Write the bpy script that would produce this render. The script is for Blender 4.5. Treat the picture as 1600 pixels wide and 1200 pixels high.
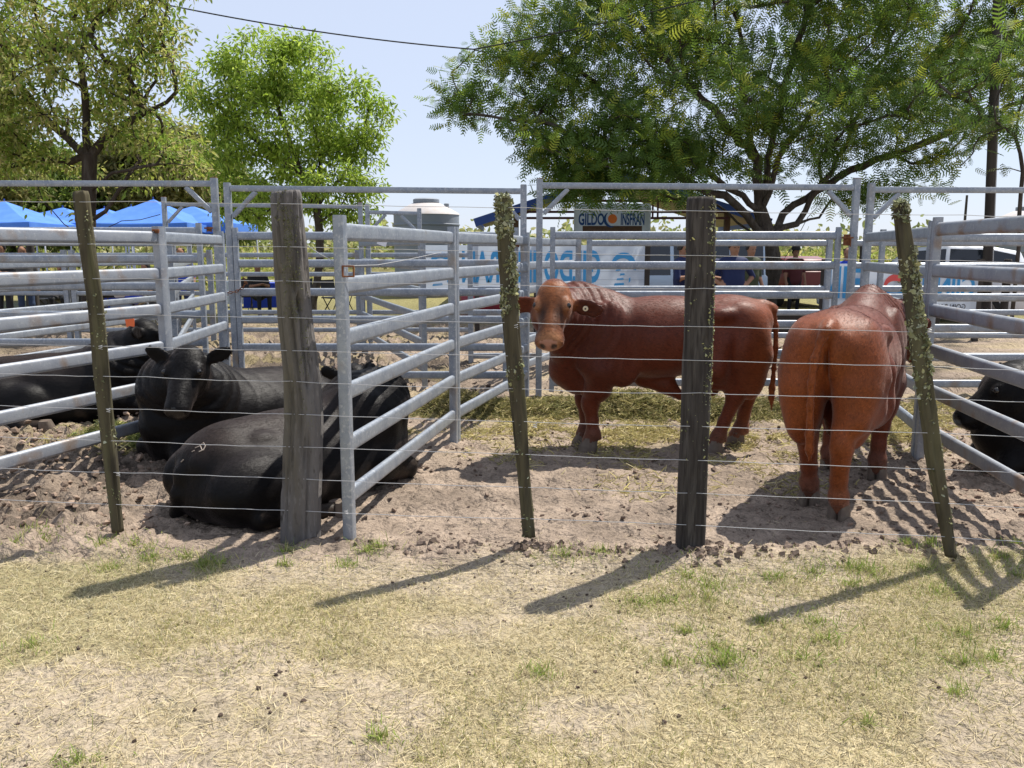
import bpy, bmesh, math, random
import numpy as np
from mathutils import Vector, Matrix

for _o in list(bpy.data.objects):
    bpy.data.objects.remove(_o)
scene = bpy.context.scene
COL = scene.collection
RNG = np.random.default_rng(7)
random.seed(7)

# ---------------------------------------------------------------- camera
CAM_H, PITCH, FPX = 1.65, math.radians(9.2), 1300.0
cam_d = bpy.data.cameras.new('camera')
cam = bpy.data.objects.new('camera', cam_d)
COL.objects.link(cam)
cam.location = (0, 0, CAM_H)
cam.rotation_euler = (math.pi / 2 - PITCH, 0, 0)
cam_d.sensor_width = 36.0
cam_d.lens = 36.0 * FPX / 1600.0
cam_d.clip_start, cam_d.clip_end = 0.05, 6000
scene.camera = cam

# ---------------------------------------------------------------- sky and sun
SUN_AZ = math.atan2(0.77, 0.64)      # towards the right and away from the camera
SUN_EL = math.radians(60)
world = bpy.data.worlds.new('World')
scene.world = world
world.use_nodes = True
wn = world.node_tree
wn.nodes.clear()
sky = wn.nodes.new('ShaderNodeTexSky')
sky.sky_type = 'NISHITA'
sky.sun_disc = False
sky.sun_elevation = SUN_EL
sky.sun_rotation = SUN_AZ
sky.air_density, sky.dust_density, sky.ozone_density = 1.0, 0.4, 2.0
hs = wn.nodes.new('ShaderNodeMix')                 # thin milky air over the whole sky
hs.data_type = 'RGBA'
hs.inputs['Factor'].default_value = 0.74
hs.inputs['B'].default_value = (6.0, 6.6, 8.1, 1)
bg = wn.nodes.new('ShaderNodeBackground')
bg.inputs['Strength'].default_value = 0.086
wo = wn.nodes.new('ShaderNodeOutputWorld')
wn.links.new(sky.outputs[0], hs.inputs['A'])
wn.links.new(hs.outputs['Result'], bg.inputs[0])
wn.links.new(bg.outputs[0], wo.inputs[0])
sun_d = bpy.data.lights.new('sun', 'SUN')
sun_d.energy = 5.0
sun_d.angle = math.radians(0.53)
sun_d.color = (1.0, 0.945, 0.86)
sun = bpy.data.objects.new('sun', sun_d)
COL.objects.link(sun)
SUN_DIR = Vector((math.sin(SUN_AZ) * math.cos(SUN_EL), math.cos(SUN_AZ) * math.cos(SUN_EL), math.sin(SUN_EL)))
sun.rotation_euler = SUN_DIR.to_track_quat('Z', 'Y').to_euler()
sun.location = SUN_DIR * 60
vs = scene.view_settings
vs.view_transform = 'Standard'
vs.look = 'None'
vs.exposure = 0.60
vs.gamma = 1.0
vs.use_curve_mapping = False
scene.render.engine = 'CYCLES'
scene.cycles.max_bounces = 8
scene.cycles.transparent_max_bounces = 12

# ---------------------------------------------------------------- layout helpers
def _ray(x, y):
    u, v = (x - 800) / FPX, (600 - y) / FPX
    return np.array([u, math.cos(PITCH) + v * math.sin(PITCH), -math.sin(PITCH) + v * math.cos(PITCH)])
def G(x, y, z=0.0):
    d = _ray(x, y); t = (z - CAM_H) / d[2]
    return np.array([0, 0, CAM_H]) + d * t
def P(x, y, Y):
    d = _ray(x, y)
    return np.array([0, 0, CAM_H]) + d * (Y / d[1])

# ---------------------------------------------------------------- noise
def _hash(ix, iy, seed):
    h = (ix.astype(np.int64) * 374761393 + iy.astype(np.int64) * 668265263 + seed * 974711) & 0x7fffffff
    h = ((h ^ (h >> 13)) * 1274126177) & 0x7fffffff
    h = (h ^ (h >> 16)) & 0xffff
    return h / 65535.0
def vnoise(x, y, seed=0):
    x = np.asarray(x, float); y = np.asarray(y, float)
    ix, iy = np.floor(x), np.floor(y)
    fx, fy = x - ix, y - iy
    fx = fx * fx * (3 - 2 * fx); fy = fy * fy * (3 - 2 * fy)
    a = _hash(ix, iy, seed); b = _hash(ix + 1, iy, seed)
    c = _hash(ix, iy + 1, seed); d = _hash(ix + 1, iy + 1, seed)
    return (a * (1 - fx) + b * fx) * (1 - fy) + (c * (1 - fx) + d * fx) * fy
def fbm(x, y, oct=4, seed=0, gain=0.5):
    s, a, t = 0.0, 1.0, 0.0
    for i in range(oct):
        s = s + a * vnoise(x * 2 ** i + 17.3 * i, y * 2 ** i - 9.1 * i, seed + i)
        t += a; a *= gain
    return s / t
def sstep(a, b, x):
    t = np.clip((np.asarray(x, float) - a) / (b - a), 0, 1)
    return t * t * (3 - 2 * t)

# ---------------------------------------------------------------- meshes and objects
def fast_mesh(name, V, F, colors=None, smooth=False):
    V = np.ascontiguousarray(V, np.float32); F = np.ascontiguousarray(F, np.int32)
    me = bpy.data.meshes.new(name)
    n, k = F.shape
    me.vertices.add(len(V)); me.vertices.foreach_set('co', V.ravel())
    me.loops.add(n * k); me.loops.foreach_set('vertex_index', F.ravel())
    me.polygons.add(n)
    me.polygons.foreach_set('loop_start', np.arange(0, n * k, k, dtype=np.int32))
    me.polygons.foreach_set('loop_total', np.full(n, k, np.int32))
    me.polygons.foreach_set('use_smooth', np.full(n, bool(smooth)))
    me.update(calc_edges=True)
    if colors is not None:
        a = me.color_attributes.new('Col', 'FLOAT_COLOR', 'POINT')
        c = np.ones((len(V), 4), np.float32); c[:, :3] = colors
        a.data.foreach_set('color', c.ravel())
    return me
def link(name, me, mat=None, parent=None, label=None, cat=None, group=None, kind=None, loc=None, rotz=None):
    o = bpy.data.objects.new(name, me)
    COL.objects.link(o)
    if me is not None and mat is not None and len(me.materials) == 0:
        me.materials.append(mat)
    if parent is not None: o.parent = parent
    if label: o['label'] = label
    if cat: o['category'] = cat
    if group: o['group'] = group
    if kind: o['kind'] = kind
    if loc is not None: o.location = tuple(float(q) for q in loc)
    if rotz is not None: o.rotation_euler = (0, 0, rotz)
    return o
def thing(name, label, cat, loc=(0, 0, 0), rotz=0.0, group=None):
    return link(name, None, None, None, label, cat, group, None, loc, rotz)

class MB:
    """collects simple shapes into one mesh"""
    def __init__(s): s.v = []; s.f = []
    def add(s, V, F):
        n = len(s.v)
        s.v += [tuple(float(c) for c in p) for p in V]
        s.f += [tuple(int(i) + n for i in q) for q in F]
        return s
    def box(s, c, size, rz=0.0, M=None):
        hx, hy, hz = size[0] / 2, size[1] / 2, size[2] / 2
        R = Matrix.Rotation(rz, 3, 'Z') if M is None else M
        V = [Vector(c) + R @ Vector((sx * hx, sy * hy, sz * hz)) for sx in (-1, 1) for sy in (-1, 1) for sz in (-1, 1)]
        return s.add(V, [(0, 1, 3, 2), (4, 6, 7, 5), (0, 4, 5, 1), (2, 3, 7, 6), (0, 2, 6, 4), (1, 5, 7, 3)])
    def loft(s, rings, closed_ring=True, cap=True):
        n = len(rings[0]); b = len(s.v); F = []
        V = [p for r in rings for p in r]
        for i in range(len(rings) - 1):
            for j in range(n if closed_ring else n - 1):
                k = (j + 1) % n
                F.append((i * n + j, i * n + k, (i + 1) * n + k, (i + 1) * n + j))
        if cap:
            F.append(tuple(range(n - 1, -1, -1)))
            F.append(tuple((len(rings) - 1) * n + j for j in range(n)))
        return s.add(V, F)
    def tube(s, pts, r, sides=8, cap=True):
        pts = [Vector(p) for p in pts]
        rs = r if hasattr(r, '__len__') else [r] * len(pts)
        rings = []
        up = Vector((0, 0, 1))
        for i, p in enumerate(pts):
            t = (pts[min(i + 1, len(pts) - 1)] - pts[max(i - 1, 0)]).normalized()
            a = t.cross(up)
            if a.length < 1e-3: a = t.cross(Vector((0, 1, 0)))
            a.normalize(); b = a.cross(t)
            rings.append([p + (a * math.cos(q) + b * math.sin(q)) * rs[i] for q in [2 * math.pi * k / sides for k in range(sides)]])
        return s.loft(rings, True, cap)
    def bar(s, a, b, w, h, rnd=0.0, seg=3):
        """bar from a to b, w thick sideways, h tall, rounded profile"""
        a, b = Vector(a), Vector(b); t = (b - a).normalized()
        up = Vector((0, 0, 1)) if abs(t.z) < 0.95 else Vector((0, 1, 0))
        sx = t.cross(up).normalized(); sy = sx.cross(t)
        prof = []
        rnd = min(rnd, w / 2 - 1e-4, h / 2 - 1e-4)
        if rnd <= 0: prof = [(-w / 2, -h / 2), (w / 2, -h / 2), (w / 2, h / 2), (-w / 2, h / 2)]
        else:
            for cx, cy, a0 in ((w / 2 - rnd, -h / 2 + rnd, -90), (w / 2 - rnd, h / 2 - rnd, 0), (-w / 2 + rnd, h / 2 - rnd, 90), (-w / 2 + rnd, -h / 2 + rnd, 180)):
                for k in range(seg + 1):
                    q = math.radians(a0 + 90 * k / seg)
                    prof.append((cx + rnd * math.cos(q), cy + rnd * math.sin(q)))
        rings = [[p + sx * x + sy * y for x, y in prof] for p in (a, b)]
        return s.loft(rings)
    def lathe(s, c, prof, sides=24):
        c = Vector(c)
        rings = [[c + Vector((r * math.cos(2 * math.pi * k / sides), r * math.sin(2 * math.pi * k / sides), z)) for k in range(sides)] for r, z in prof]
        return s.loft(rings)
    def mesh(s, name, smooth=False):
        me = bpy.data.meshes.new(name)
        me.from_pydata(s.v, [], s.f); me.update()
        if smooth:
            me.polygons.foreach_set('use_smooth', [True] * len(me.polygons))
            try: me.set_sharp_from_angle(angle=math.radians(40))
            except Exception: pass
        return me
    def build(s, name, mat, parent=None, smooth=False, **kw):
        return link(name, s.mesh(name, smooth), mat, parent, **kw)

def scatter(tv, tf, pos, R, scale, colors=None, name='scatter', smooth=False):
    """many copies of one small template, joined"""
    N = len(pos); k = len(tv)
    sc = scale[:, None, None] if scale.ndim == 1 else scale[:, None, :]
    V = np.einsum('nij,nkj->nki', R, tv[None] * sc) + pos[:, None, :]
    F = (tf[None] + (np.arange(N) * k)[:, None, None]).reshape(-1, tf.shape[1])
    c = None if colors is None else np.repeat(colors, k, axis=0)
    return fast_mesh(name, V.reshape(-1, 3), F, c, smooth)
def rot_from(dirv, roll):
    """rotation matrices whose x axis is dirv, rolled about it"""
    d = dirv / np.linalg.norm(dirv, axis=1, keepdims=True)
    up = np.tile([0, 0, 1.0], (len(d), 1))
    bad = np.abs(d[:, 2]) > 0.97
    up[bad] = [0, 1.0, 0]
    y = np.cross(up, d); y /= np.linalg.norm(y, axis=1, keepdims=True)
    z = np.cross(d, y)
    c, s = np.cos(roll)[:, None], np.sin(roll)[:, None]
    y2, z2 = y * c + z * s, z * c - y * s
    return np.stack([d, y2, z2], axis=2)

# ---------------------------------------------------------------- materials
def mat(name, col, rough=0.6, metal=0.0, spec=0.5, mix=None, bump=None, attr=False, transl=0.0, sheen=0.0, coat=0.0, stretch=(1, 1, 1)):
    """mix: list of (scale, colour, lo, hi, detail); bump: list of (scale, strength, distance)"""
    m = bpy.data.materials.new(name); m.use_nodes = True
    nt = m.node_tree; N = nt.nodes; L = nt.links
    N.clear()
    out = N.new('ShaderNodeOutputMaterial')
    b = N.new('ShaderNodeBsdfPrincipled')
    b.inputs['Roughness'].default_value = rough
    b.inputs['Metallic'].default_value = metal
    b.inputs['Specular IOR Level'].default_value = spec
    if sheen:
        b.inputs['Sheen Weight'].default_value = sheen
        b.inputs['Sheen Roughness'].default_value = 0.38
        b.inputs['Sheen Tint'].default_value = (1.0, 0.80, 0.74, 1)
    if coat: b.inputs['Coat Weight'].default_value = coat
    tc = N.new('ShaderNodeTexCoord'); mp = N.new('ShaderNodeMapping')
    mp.inputs['Scale'].default_value = stretch
    L.new(tc.outputs['Object'], mp.inputs['Vector'])
    if attr:
        at = N.new('ShaderNodeAttribute'); at.attribute_name = 'Col'
        cur = at.outputs['Color']
    else:
        rgb = N.new('ShaderNodeRGB'); rgb.outputs[0].default_value = (*col, 1); cur = rgb.outputs[0]
    for (sc, c2, lo, hi, det) in (mix or []):
        nz = N.new('ShaderNodeTexNoise'); nz.inputs['Scale'].default_value = sc; nz.inputs['Detail'].default_value = det
        L.new(mp.outputs[0], nz.inputs['Vector'])
        rp = N.new('ShaderNodeMapRange'); rp.inputs['From Min'].default_value = lo; rp.inputs['From Max'].default_value = hi
        L.new(nz.outputs['Fac'], rp.inputs['Value'])
        mx = N.new('ShaderNodeMix'); mx.data_type = 'RGBA'
        if isinstance(c2, (int, float)):
            mx.blend_type = 'MULTIPLY'; mx.inputs['B'].default_value = (c2, c2, c2, 1)
        else: mx.inputs['B'].default_value = (*c2, 1)
        L.new(rp.outputs[0], mx.inputs['Factor']); L.new(cur, mx.inputs['A'])
        cur = mx.outputs['Result']
    L.new(cur, b.inputs['Base Color'])
    prev = None
    for (sc, st, di, *kd) in (bump or []):
        if kd:
            wz = N.new('ShaderNodeTexNoise'); wz.inputs['Scale'].default_value = sc * .8; wz.inputs['Detail'].default_value = 3
            L.new(mp.outputs[0], wz.inputs['Vector'])
            av = N.new('ShaderNodeVectorMath'); av.operation = 'MULTIPLY_ADD'; av.inputs[1].default_value = (.16, .16, .16)
            L.new(wz.outputs['Color'], av.inputs[0]); L.new(mp.outputs[0], av.inputs[2])
            nz = N.new('ShaderNodeTexVoronoi'); nz.feature = 'SMOOTH_F1'; nz.inputs['Scale'].default_value = sc
            L.new(av.outputs[0], nz.inputs['Vector']); hgt = nz.outputs['Distance']
        else:
            nz = N.new('ShaderNodeTexNoise'); nz.inputs['Scale'].default_value = sc; nz.inputs['Detail'].default_value = 5
            L.new(mp.outputs[0], nz.inputs['Vector']); hgt = nz.outputs['Fac']
        bp = N.new('ShaderNodeBump'); bp.inputs['Strength'].default_value = st; bp.inputs['Distance'].default_value = di
        L.new(hgt, bp.inputs['Height'])
        if prev: L.new(prev, bp.inputs['Normal'])
        prev = bp.outputs['Normal']
    if prev: L.new(prev, b.inputs['Normal'])
    if transl:
        tr = N.new('ShaderNodeBsdfTranslucent'); L.new(cur, tr.inputs['Color'])
        ms = N.new('ShaderNodeMixShader'); ms.inputs[0].default_value = transl
        L.new(b.outputs[0], ms.inputs[1]); L.new(tr.outputs[0], ms.inputs[2])
        L.new(ms.outputs[0], out.inputs[0])
    else: L.new(b.outputs[0], out.inputs[0])
    return m

M = {}
M['galv'] = mat('galvanised steel', (0.30, 0.33, 0.37), 0.42, 0.35, 0.5,
    mix=[(9, (0.21, 0.24, 0.29), .4, .7, 6), (45, (0.42, 0.44, 0.47), .54, .72, 3), (3.5, (0.25, 0.21, 0.17), .60, .76, 10), (160, 0.80, .55, .7, 2)], bump=[(140, .12, .002), (4, .25, .02)])
M['galv_dirty'] = mat('dirty galvanised steel', (0.31, 0.33, 0.36), 0.5, 0.3, 0.4,
    mix=[(7, (0.24, 0.26, 0.30), .4, .7, 6), (5, (0.24, 0.17, 0.12), .54, .70, 10), (40, (0.42, 0.43, 0.44), .58, .75, 3), (160, 0.80, .55, .7, 2)], bump=[(120, .15, .002), (4, .25, .02)])
M['rust'] = mat('rusty iron', (0.16, 0.06, 0.03), 0.85, 0.2, 0.3, mix=[(30, (0.30, 0.13, 0.05), .4, .7, 6)], bump=[(90, .4, .003)])
M['wire'] = mat('fence wire', (0.48, 0.48, 0.48), 0.45, 0.4, 0.5)
M['wood_grey'] = mat('weathered grey wood', (0.135, 0.126, 0.122), 0.9, 0, 0.2,
    mix=[(6, (0.095, 0.085, 0.08), .46, .66, 9), (40, (0.05, 0.044, 0.04), .60, .70, 8), (60, (0.19, 0.18, 0.175), .56, .75, 6), (3, (.125, .112, .085), .5, .68, 5)], bump=[(14, .6, .02), (90, .6, .006)], stretch=(1, 1, .25))
M['wood_dark'] = mat('weathered dark wood', (0.048, 0.042, 0.038), 0.92, 0, 0.2,
    mix=[(18, (0.10, 0.090, 0.08), .45, .7, 9), (60, (0.035, 0.03, 0.027), .45, .62, 6)], bump=[(20, .7, .015), (110, .5, .005)], stretch=(1, 1, .1))
M['wood_olive'] = mat('mossy wood', (0.085, 0.073, 0.045), 0.92, 0, 0.2,
    mix=[(22, (0.05, 0.043, 0.03), .42, .64, 8), (8, (0.12, 0.115, 0.06), .5, .72, 6)], bump=[(26, .7, .012), (120, .5, .004)], stretch=(1, 1, .15))
M['lichen'] = mat('lichen', (0.3, 0.32, 0.2), 0.95, 0, 0.1, attr=True)
# ================================================================ ground
def pen_mask(x, y):
    """1 = bare trampled soil, 0 = grass"""
    edge = 4.28 + 0.20 * (fbm(x * 1.3, y * 0 + 3.1, 3, 11) - .5) * 2 + 0.12 * (fbm(x * 5, y * 5, 2, 12) - .5)
    near = sstep(edge - .16, edge + .12, y)
    far_edge = 19.0 + 2.0 * (fbm(x * .3, y * .2, 2, 13) - .5)
    far = 1 - sstep(far_edge - 1.2, far_edge + .6, y)
    return near * far
def ground_z(x, y):
    x = np.asarray(x, float); y = np.asarray(y, float)
    soil = pen_mask(x, y)
    z = 0.030 * (fbm(x * .7, y * .7, 3, 21) - .5)
    z = z + (1 - soil) * (0.020 * (fbm(x * 6, y * 6, 4, 22) - .5))
    tramp = 0.85 + 1.6 * sstep(-1.4, -2.4, x - .2 * (y - 6)) + 0.5 * sstep(2.6, 3.4, x) + .5 * sstep(8.5, 10.5, y)
    lum = fbm(x * 9, y * 9, 4, 23, .55)
    cl = np.abs(fbm(x * 4.2, y * 4.2, 3, 24) - .5) * 2
    z = z + soil * tramp * (0.055 * (lum - .5) + 0.045 * (0.35 - cl) + 0.05 * (fbm(x * 16, y * 16, 2, 26) - .5)) 
    # ridge of clods along the wire fence
    ridge = np.exp(-((y - 4.33 + .10 * x * 0.3 + .05 * np.sin(x * 2.3)) / .16) ** 2)
    z = z + ridge * (0.02 + 0.05 * fbm(x * 8, y * 8, 3, 25) * sstep(-.4, 0.1, x))
    fade = sstep(60, 25, y)
    return z * fade
def build_ground():
    xs = np.arange(-4.7, 4.7001, .026)
    out = [4.7]
    while out[-1] < 2500: out.append(out[-1] + max(.05, (out[-1] - 4.2) * .13))
    out = np.array(out[1:])
    xs = np.concatenate([-out[::-1], xs, out])
    ys = [1.7]
    while ys[-1] < 3000: ys.append(ys[-1] * (1.0074 if ys[-1] < 10.5 else (1.012 if ys[-1] < 24 else 1.10)))
    back = -np.array([1500, 600, 250, 100, 40, 15, 6, 2.0])
    ys = np.concatenate([back, [-.6, .3, 1.0, 1.4], ys])
    X, Y = np.meshgrid(xs, ys)
    Z = ground_z(X, Y)
    V = np.stack([X, Y, Z], -1).reshape(-1, 3)
    nx, ny = len(xs), len(ys)
    i = np.arange((ny - 1) * (nx - 1)); r, c = i // (nx - 1), i % (nx - 1)
    a = r * nx + c
    F = np.stack([a, a + 1, a + nx + 1, a + nx], 1)
    x, y = V[:, 0], V[:, 1]
    soil = pen_mask(x, y)[:, None]
    n1 = fbm(x * 1.1, y * 1.1, 4, 31)[:, None]; n2 = fbm(x * 7, y * 7, 4, 32)[:, None]; n3 = fbm(x * .35, y * .35, 3, 33)[:, None]
    dirt = np.array([.315, .248, .192]) * (0.62 + .74 * n2)
    damp = sstep(.52, .70, fbm(x * 1.7, y * 1.7, 4, 34))[:, None]
    left = sstep(-1.6, -2.6, x)[:, None] * sstep(4.6, 5.2, y)[:, None]
    dirt = dirt * (1 - .50 * damp * np.clip(.45 + left, 0, 1)) * (1 - .22 * left) 
    alley = (sstep(9.6, 10.6, y) * (1 - sstep(12.4, 13.4, y)) * sstep(.42, .58, fbm(x * .6, y * .8, 3, 35)))[:, None]
    dirt = dirt * (1 - .62 * alley)
    straw = sstep(.50, .66, fbm(x * 2.3, y * 2.3, 4, 36))[:, None] * sstep(6.2, 7.4, y)[:, None]
    dirt = dirt * (1 - .35 * straw) + np.array([.40, .33, .16]) * .35 * straw
    grass = np.array([.385, .325, .20]) * (.75 + .5 * n2)
    bare = sstep(.47, .60, n1)
    grass = grass * (1 - bare * .75) + np.array([.37, .305, .235]) * (0.8 + .4 * n2) * bare * .75
    green = sstep(.50, .66, n3) * (1 - bare)
    grass = grass * (1 - .35 * green) + np.array([.17, .19, .06]) * .35 * green
    farg = np.array([.25, .225, .10]) * (.75 + .5 * fbm(x * .5, y * .5, 4, 37)[:, None])
    fm = sstep(15, 20, y)[:, None]
    grass = grass * (1 - fm) + farg * fm
    col = grass * (1 - soil) + dirt * soil
    me = fast_mesh('ground', V, F, np.clip(col, .01, 1), True)
    m = mat('trampled soil and dry turf', (0.3, 0.2, 0.15), 0.95, 0, 0.15, attr=True,
        mix=[(30, 0.55, .54, .70, 8), (90, 0.70, .52, .70, 5), (210, 1.25, .45, .8, 3), (9, 0.80, .52, .68, 6)], bump=[(8, .65, .10, 'V'), (30, .85, .05), (160, .6, .010)])
    link('ground', me, m, kind='structure')
build_ground()

# soil clods
def clod_template(seed, sub=1):
    bm = bmesh.new(); bmesh.ops.create_icosphere(bm, subdivisions=sub, radius=1)
    V = np.array([v.co[:] for v in bm.verts]); F = np.array([[q.index for q in f.verts] for f in bm.faces])
    r = np.random.default_rng(seed)
    for k in range(5):
        d = r.normal(size=3); d /= np.linalg.norm(d)
        t = r.uniform(.35, .75)
        over = np.clip(V @ d - t, 0, None)
        V = V - over[:, None] * d * .9
    V = V * (1 + .20 * r.normal(size=(len(V), 1)))
    bm.free()
    return V, F
def build_clods():
    r = np.random.default_rng(5)
    def cloud(n, xr, yr, smin, smax, col, dens=None, squash=.6):
        x = r.uniform(*xr, n); y = r.uniform(*yr, n)
        if dens is not None:
            k = dens(x, y) > r.uniform(0, 1, n); x, y = x[k], y[k]
        s = smin + (smax - smin) * r.uniform(0, 1, len(x)) ** 2.6
        z = ground_z(x, y) + s * .2
        c = np.array(col) * r.uniform(.6, 1.35, (len(x), 1))
        return np.stack([x, y, z], 1), np.stack([s, s * r.uniform(.7, 1, len(x)), s * squash], 1), c
    parts = [
        cloud(4500, (-4.8, -1.1), (4.75, 8.6), .004, .045, (.25, .185, .14), lambda x, y: np.clip(-(x + .9 - .17 * (y - 4.5)), 0, 1) * .9),
        cloud(6500, (-1.4, 3.6), (4.3, 9.2), .003, .026, (.19, .142, .112), lambda x, y: .15 + .85 * sstep(.48, .66, fbm(x * 2.2, y * 2.2, 3, 44))),
        cloud(2600, (-.9, 2.4), (4.1, 4.5), .004, .040, (.185, .14, .11), lambda x, y: np.exp(-((y - 4.36 + .05 * np.sin(x * 2.3) + .03 * x) / .085) ** 2) * (.22 + .95 * np.exp(-((x - .12) / .22) ** 2) + .55 * np.exp(-((x - 1.0) / .22) ** 2) + .35 * np.exp(-((x - .55) / .15) ** 2))),
        cloud(1500, (-2.8, 2.8), (2.3, 4.3), .003, .015, (.085, .062, .05), lambda x, y: sstep(.45, .7, fbm(x * 2, y * 2, 2, 41))),  # dung bits, coloured dark to double as shaded gaps in the turf
        cloud(1200, (3.0, 5.0), (4.5, 8), .005, .03, (.23, .16, .125)),
        cloud(900, (-5, 5), (9.4, 12.5), .015, .06, (.13, .1, .085), lambda x, y: sstep(.4, .6, fbm(x * .6, y * .8, 3, 35))),
    ]
    for q, (pos, sc, c) in enumerate(parts):
        V, F = clod_template(50 + q, 2 if q == 2 else 1)
        d = r.normal(size=(len(pos), 3)) * [1, 1, .25]
        R = rot_from(d, r.uniform(0, .6, len(pos)))
        me = scatter(V, F, pos, R, sc, c, 'soil_clods')
        link('soil_clods', me, M['clod'], label=['trampled clods of dry mud in the left pen', 'small crumbs of dry soil in the middle pens', 'dark dug-up clods heaped along the wire fence',
            'dark dung crumbs and stand-in shadow gaps scattered on the dry grass', 'crumbs of soil in the right pen', 'dark trodden dung in the alley behind the pens'][q], cat='soil', kind='stuff')
M['clod'] = mat('soil clod', (.2, .15, .1), .95, 0, .1, attr=True, bump=[(120, .6, .004)])
build_clods()

# ---------------------------------------------------------------- dry grass, straw and green tufts
def build_grass():
    r = np.random.default_rng(9)
    tri = np.array([[0, -.5, 0], [0, .5, 0], [.55, .32, .10], [.55, -.32, .10], [1, 0, 0]], float)
    def blades(n, xr, yr, dens, L, W, pitch, col, colvar, name, label, bend=.25, power=1.0, clump=None):
        y = yr[0] + (yr[1] - yr[0]) * r.uniform(0, 1, n) ** power
        x = r.uniform(-1, 1, n) * (y * .66 + .3) if xr is None else r.uniform(*xr, n)
        k = dens(x, y) > r.uniform(0, 1, n)
        x, y = x[k], y[k]; n = len(x)
        az = r.uniform(0, 2 * np.pi, n); pt = np.clip(r.normal(pitch[0], pitch[1], n), .01, 1.5)
        d = np.stack([np.cos(az) * np.cos(pt), np.sin(az) * np.cos(pt), np.sin(pt)], 1)
        R = rot_from(d, r.normal(0, .5, n))
        l = r.uniform(L[0], L[1], n) ** 1.0
        tv = np.array([[0, -.5, 0], [0, .5, 0], [.6, .38, bend], [.6, -.38, bend], [1, 0, bend * .8]], float)
        V = tv[None] * np.stack([l, r.uniform(W[0], W[1], n), l], 1)[:, None, :]
        V = np.einsum('nij,nkj->nki', R, V) + np.stack([x, y, ground_z(x, y) + .002], 1)[:, None, :]
        base = np.arange(n)[:, None] * 5
        F = np.concatenate([base + [0, 1, 2], base + [0, 2, 3], base + [3, 2, 4]])
        c = np.array(col)[r.integers(0, len(col), n)] * r.uniform(1 - colvar, 1 + colvar, (n, 1))
        me = fast_mesh(name, V.reshape(-1, 3), F, np.repeat(c, 5, 0))
        link(name, me, M['blade'], label=label, cat='grass', kind='stuff')
    edge = lambda x, y: 1 - pen_mask(x, y)
    bare = lambda x, y: sstep(.47, .60, fbm(x * 1.1, y * 1.1, 4, 31))
    dry = [(.56, .48, .29), (.49, .42, .25), (.62, .54, .36), (.41, .35, .20), (.45, .41, .20), (.32, .265, .16), (.20, .155, .10), (.55, .50, .36)]  # the darkest tones stand in for shadow gaps between blades
    blades(95000, None, (2.2, 4.7), lambda x, y: edge(x, y) * (1 - .85 * bare(x, y)), (.015, .048), (.0012, .0028), (.40, .34), dry, .25, 'dry_grass', 'short dry straw-coloured grass in front of the wire fence', .12, .75)
    blades(42000, None, (2.2, 4.9), lambda x, y: edge(x, y) * (1 - .35 * bare(x, y)) + .03, (.02, .10), (.0012, .0028), (.06, .08), [(.68, .59, .38), (.60, .51, .30), (.46, .38, .22)], .2, 'straw_litter', 'pale loose straw lying flat on the dry turf', .04, .8)
    gm = lambda x, y: edge(x, y) * sstep(.46, .64, fbm(x * .9 + 3, y * .9, 3, 33) + .03 + .14 * sstep(.2, 1.6, x)) * (1 - .6 * bare(x, y))
    blades(60000, None, (2.2, 4.7), gm, (.012, .042), (.0014, .003), (.6, .35), [(.30, .30, .09), (.38, .35, .13), (.22, .25, .07), (.42, .37, .16)], .25, 'green_grass', 'thin greenish grass growing through the dry turf', .12, .75)
    # tussocks along the fence line, brighter green
    tus = [(575, 868, .10), (545, 885, .07), (228, 865, .10), (210, 848, .07), (445, 885, .05), (1270, 895, .16), (1360, 895, .15), (1105, 915, .14), (1190, 968, .05), (1325, 888, .09),
           (1495, 1082, .045), (1352, 1130, .03), (1215, 905, .12), (70, 840, .2), (20, 850, .14), (880, 880, .12), (940, 870, .1), (1440, 890, .12), (1560, 880, .14), (1290, 1000, .10), (1590, 900, .08), (1070, 985, .08), (1120, 1010, .1), (50, 1010, .1), (120, 1190, .1)]
    tus += [(r.uniform(0, 1600), r.uniform(890, 1190), r.uniform(.03, .09)) for _ in range(3)] + [(r.uniform(1000, 1600), r.uniform(880, 1060), r.uniform(.10, .25)) for _ in range(14)] + [(r.uniform(0, 1600), r.uniform(850, 890), r.uniform(.04, .12)) for _ in range(14)]
    n0 = 0; xs, ys, ls = [], [], []
    for (px, py, rad) in tus:
        c = G(px, py); k = int(40 + rad * 1100)
        a = r.uniform(0, 2 * np.pi, k); q = np.abs(r.normal(0, rad * 1.0, k)) * r.uniform(.3, 1.3, k)
        xs.append(c[0] + np.cos(a) * q); ys.append(c[1] + np.sin(a) * q * .8)
    x = np.concatenate(xs); y = np.concatenate(ys); n = len(x)
    az = r.uniform(0, 2 * np.pi, n); pt = np.clip(r.normal(.75, .35, n), .1, 1.5)
    d = np.stack([np.cos(az) * np.cos(pt), np.sin(az) * np.cos(pt), np.sin(pt)], 1)
    R = rot_from(d, r.normal(0, .5, n)); l = .015 + .06 * r.uniform(0, 1, n) ** 2
    tv = np.array([[0, -.5, 0], [0, .5, 0], [.6, .4, .12], [.6, -.4, .12], [1, 0, .05]], float)
    V = np.einsum('nij,nkj->nki', R, tv[None] * np.stack([l, r.uniform(.002, .0045, n), l], 1)[:, None, :]) + np.stack([x, y, ground_z(x, y)], 1)[:, None, :]
    base = np.arange(n)[:, None] * 5
    F = np.concatenate([base + [0, 1, 2], base + [0, 2, 3], base + [3, 2, 4]])
    pal = np.array([(.24, .33, .06), (.19, .27, .05), (.33, .36, .11), (.42, .38, .16)])
    c = pal[r.integers(0, 4, n)] * r.uniform(.7, 1.25, (n, 1))
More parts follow.
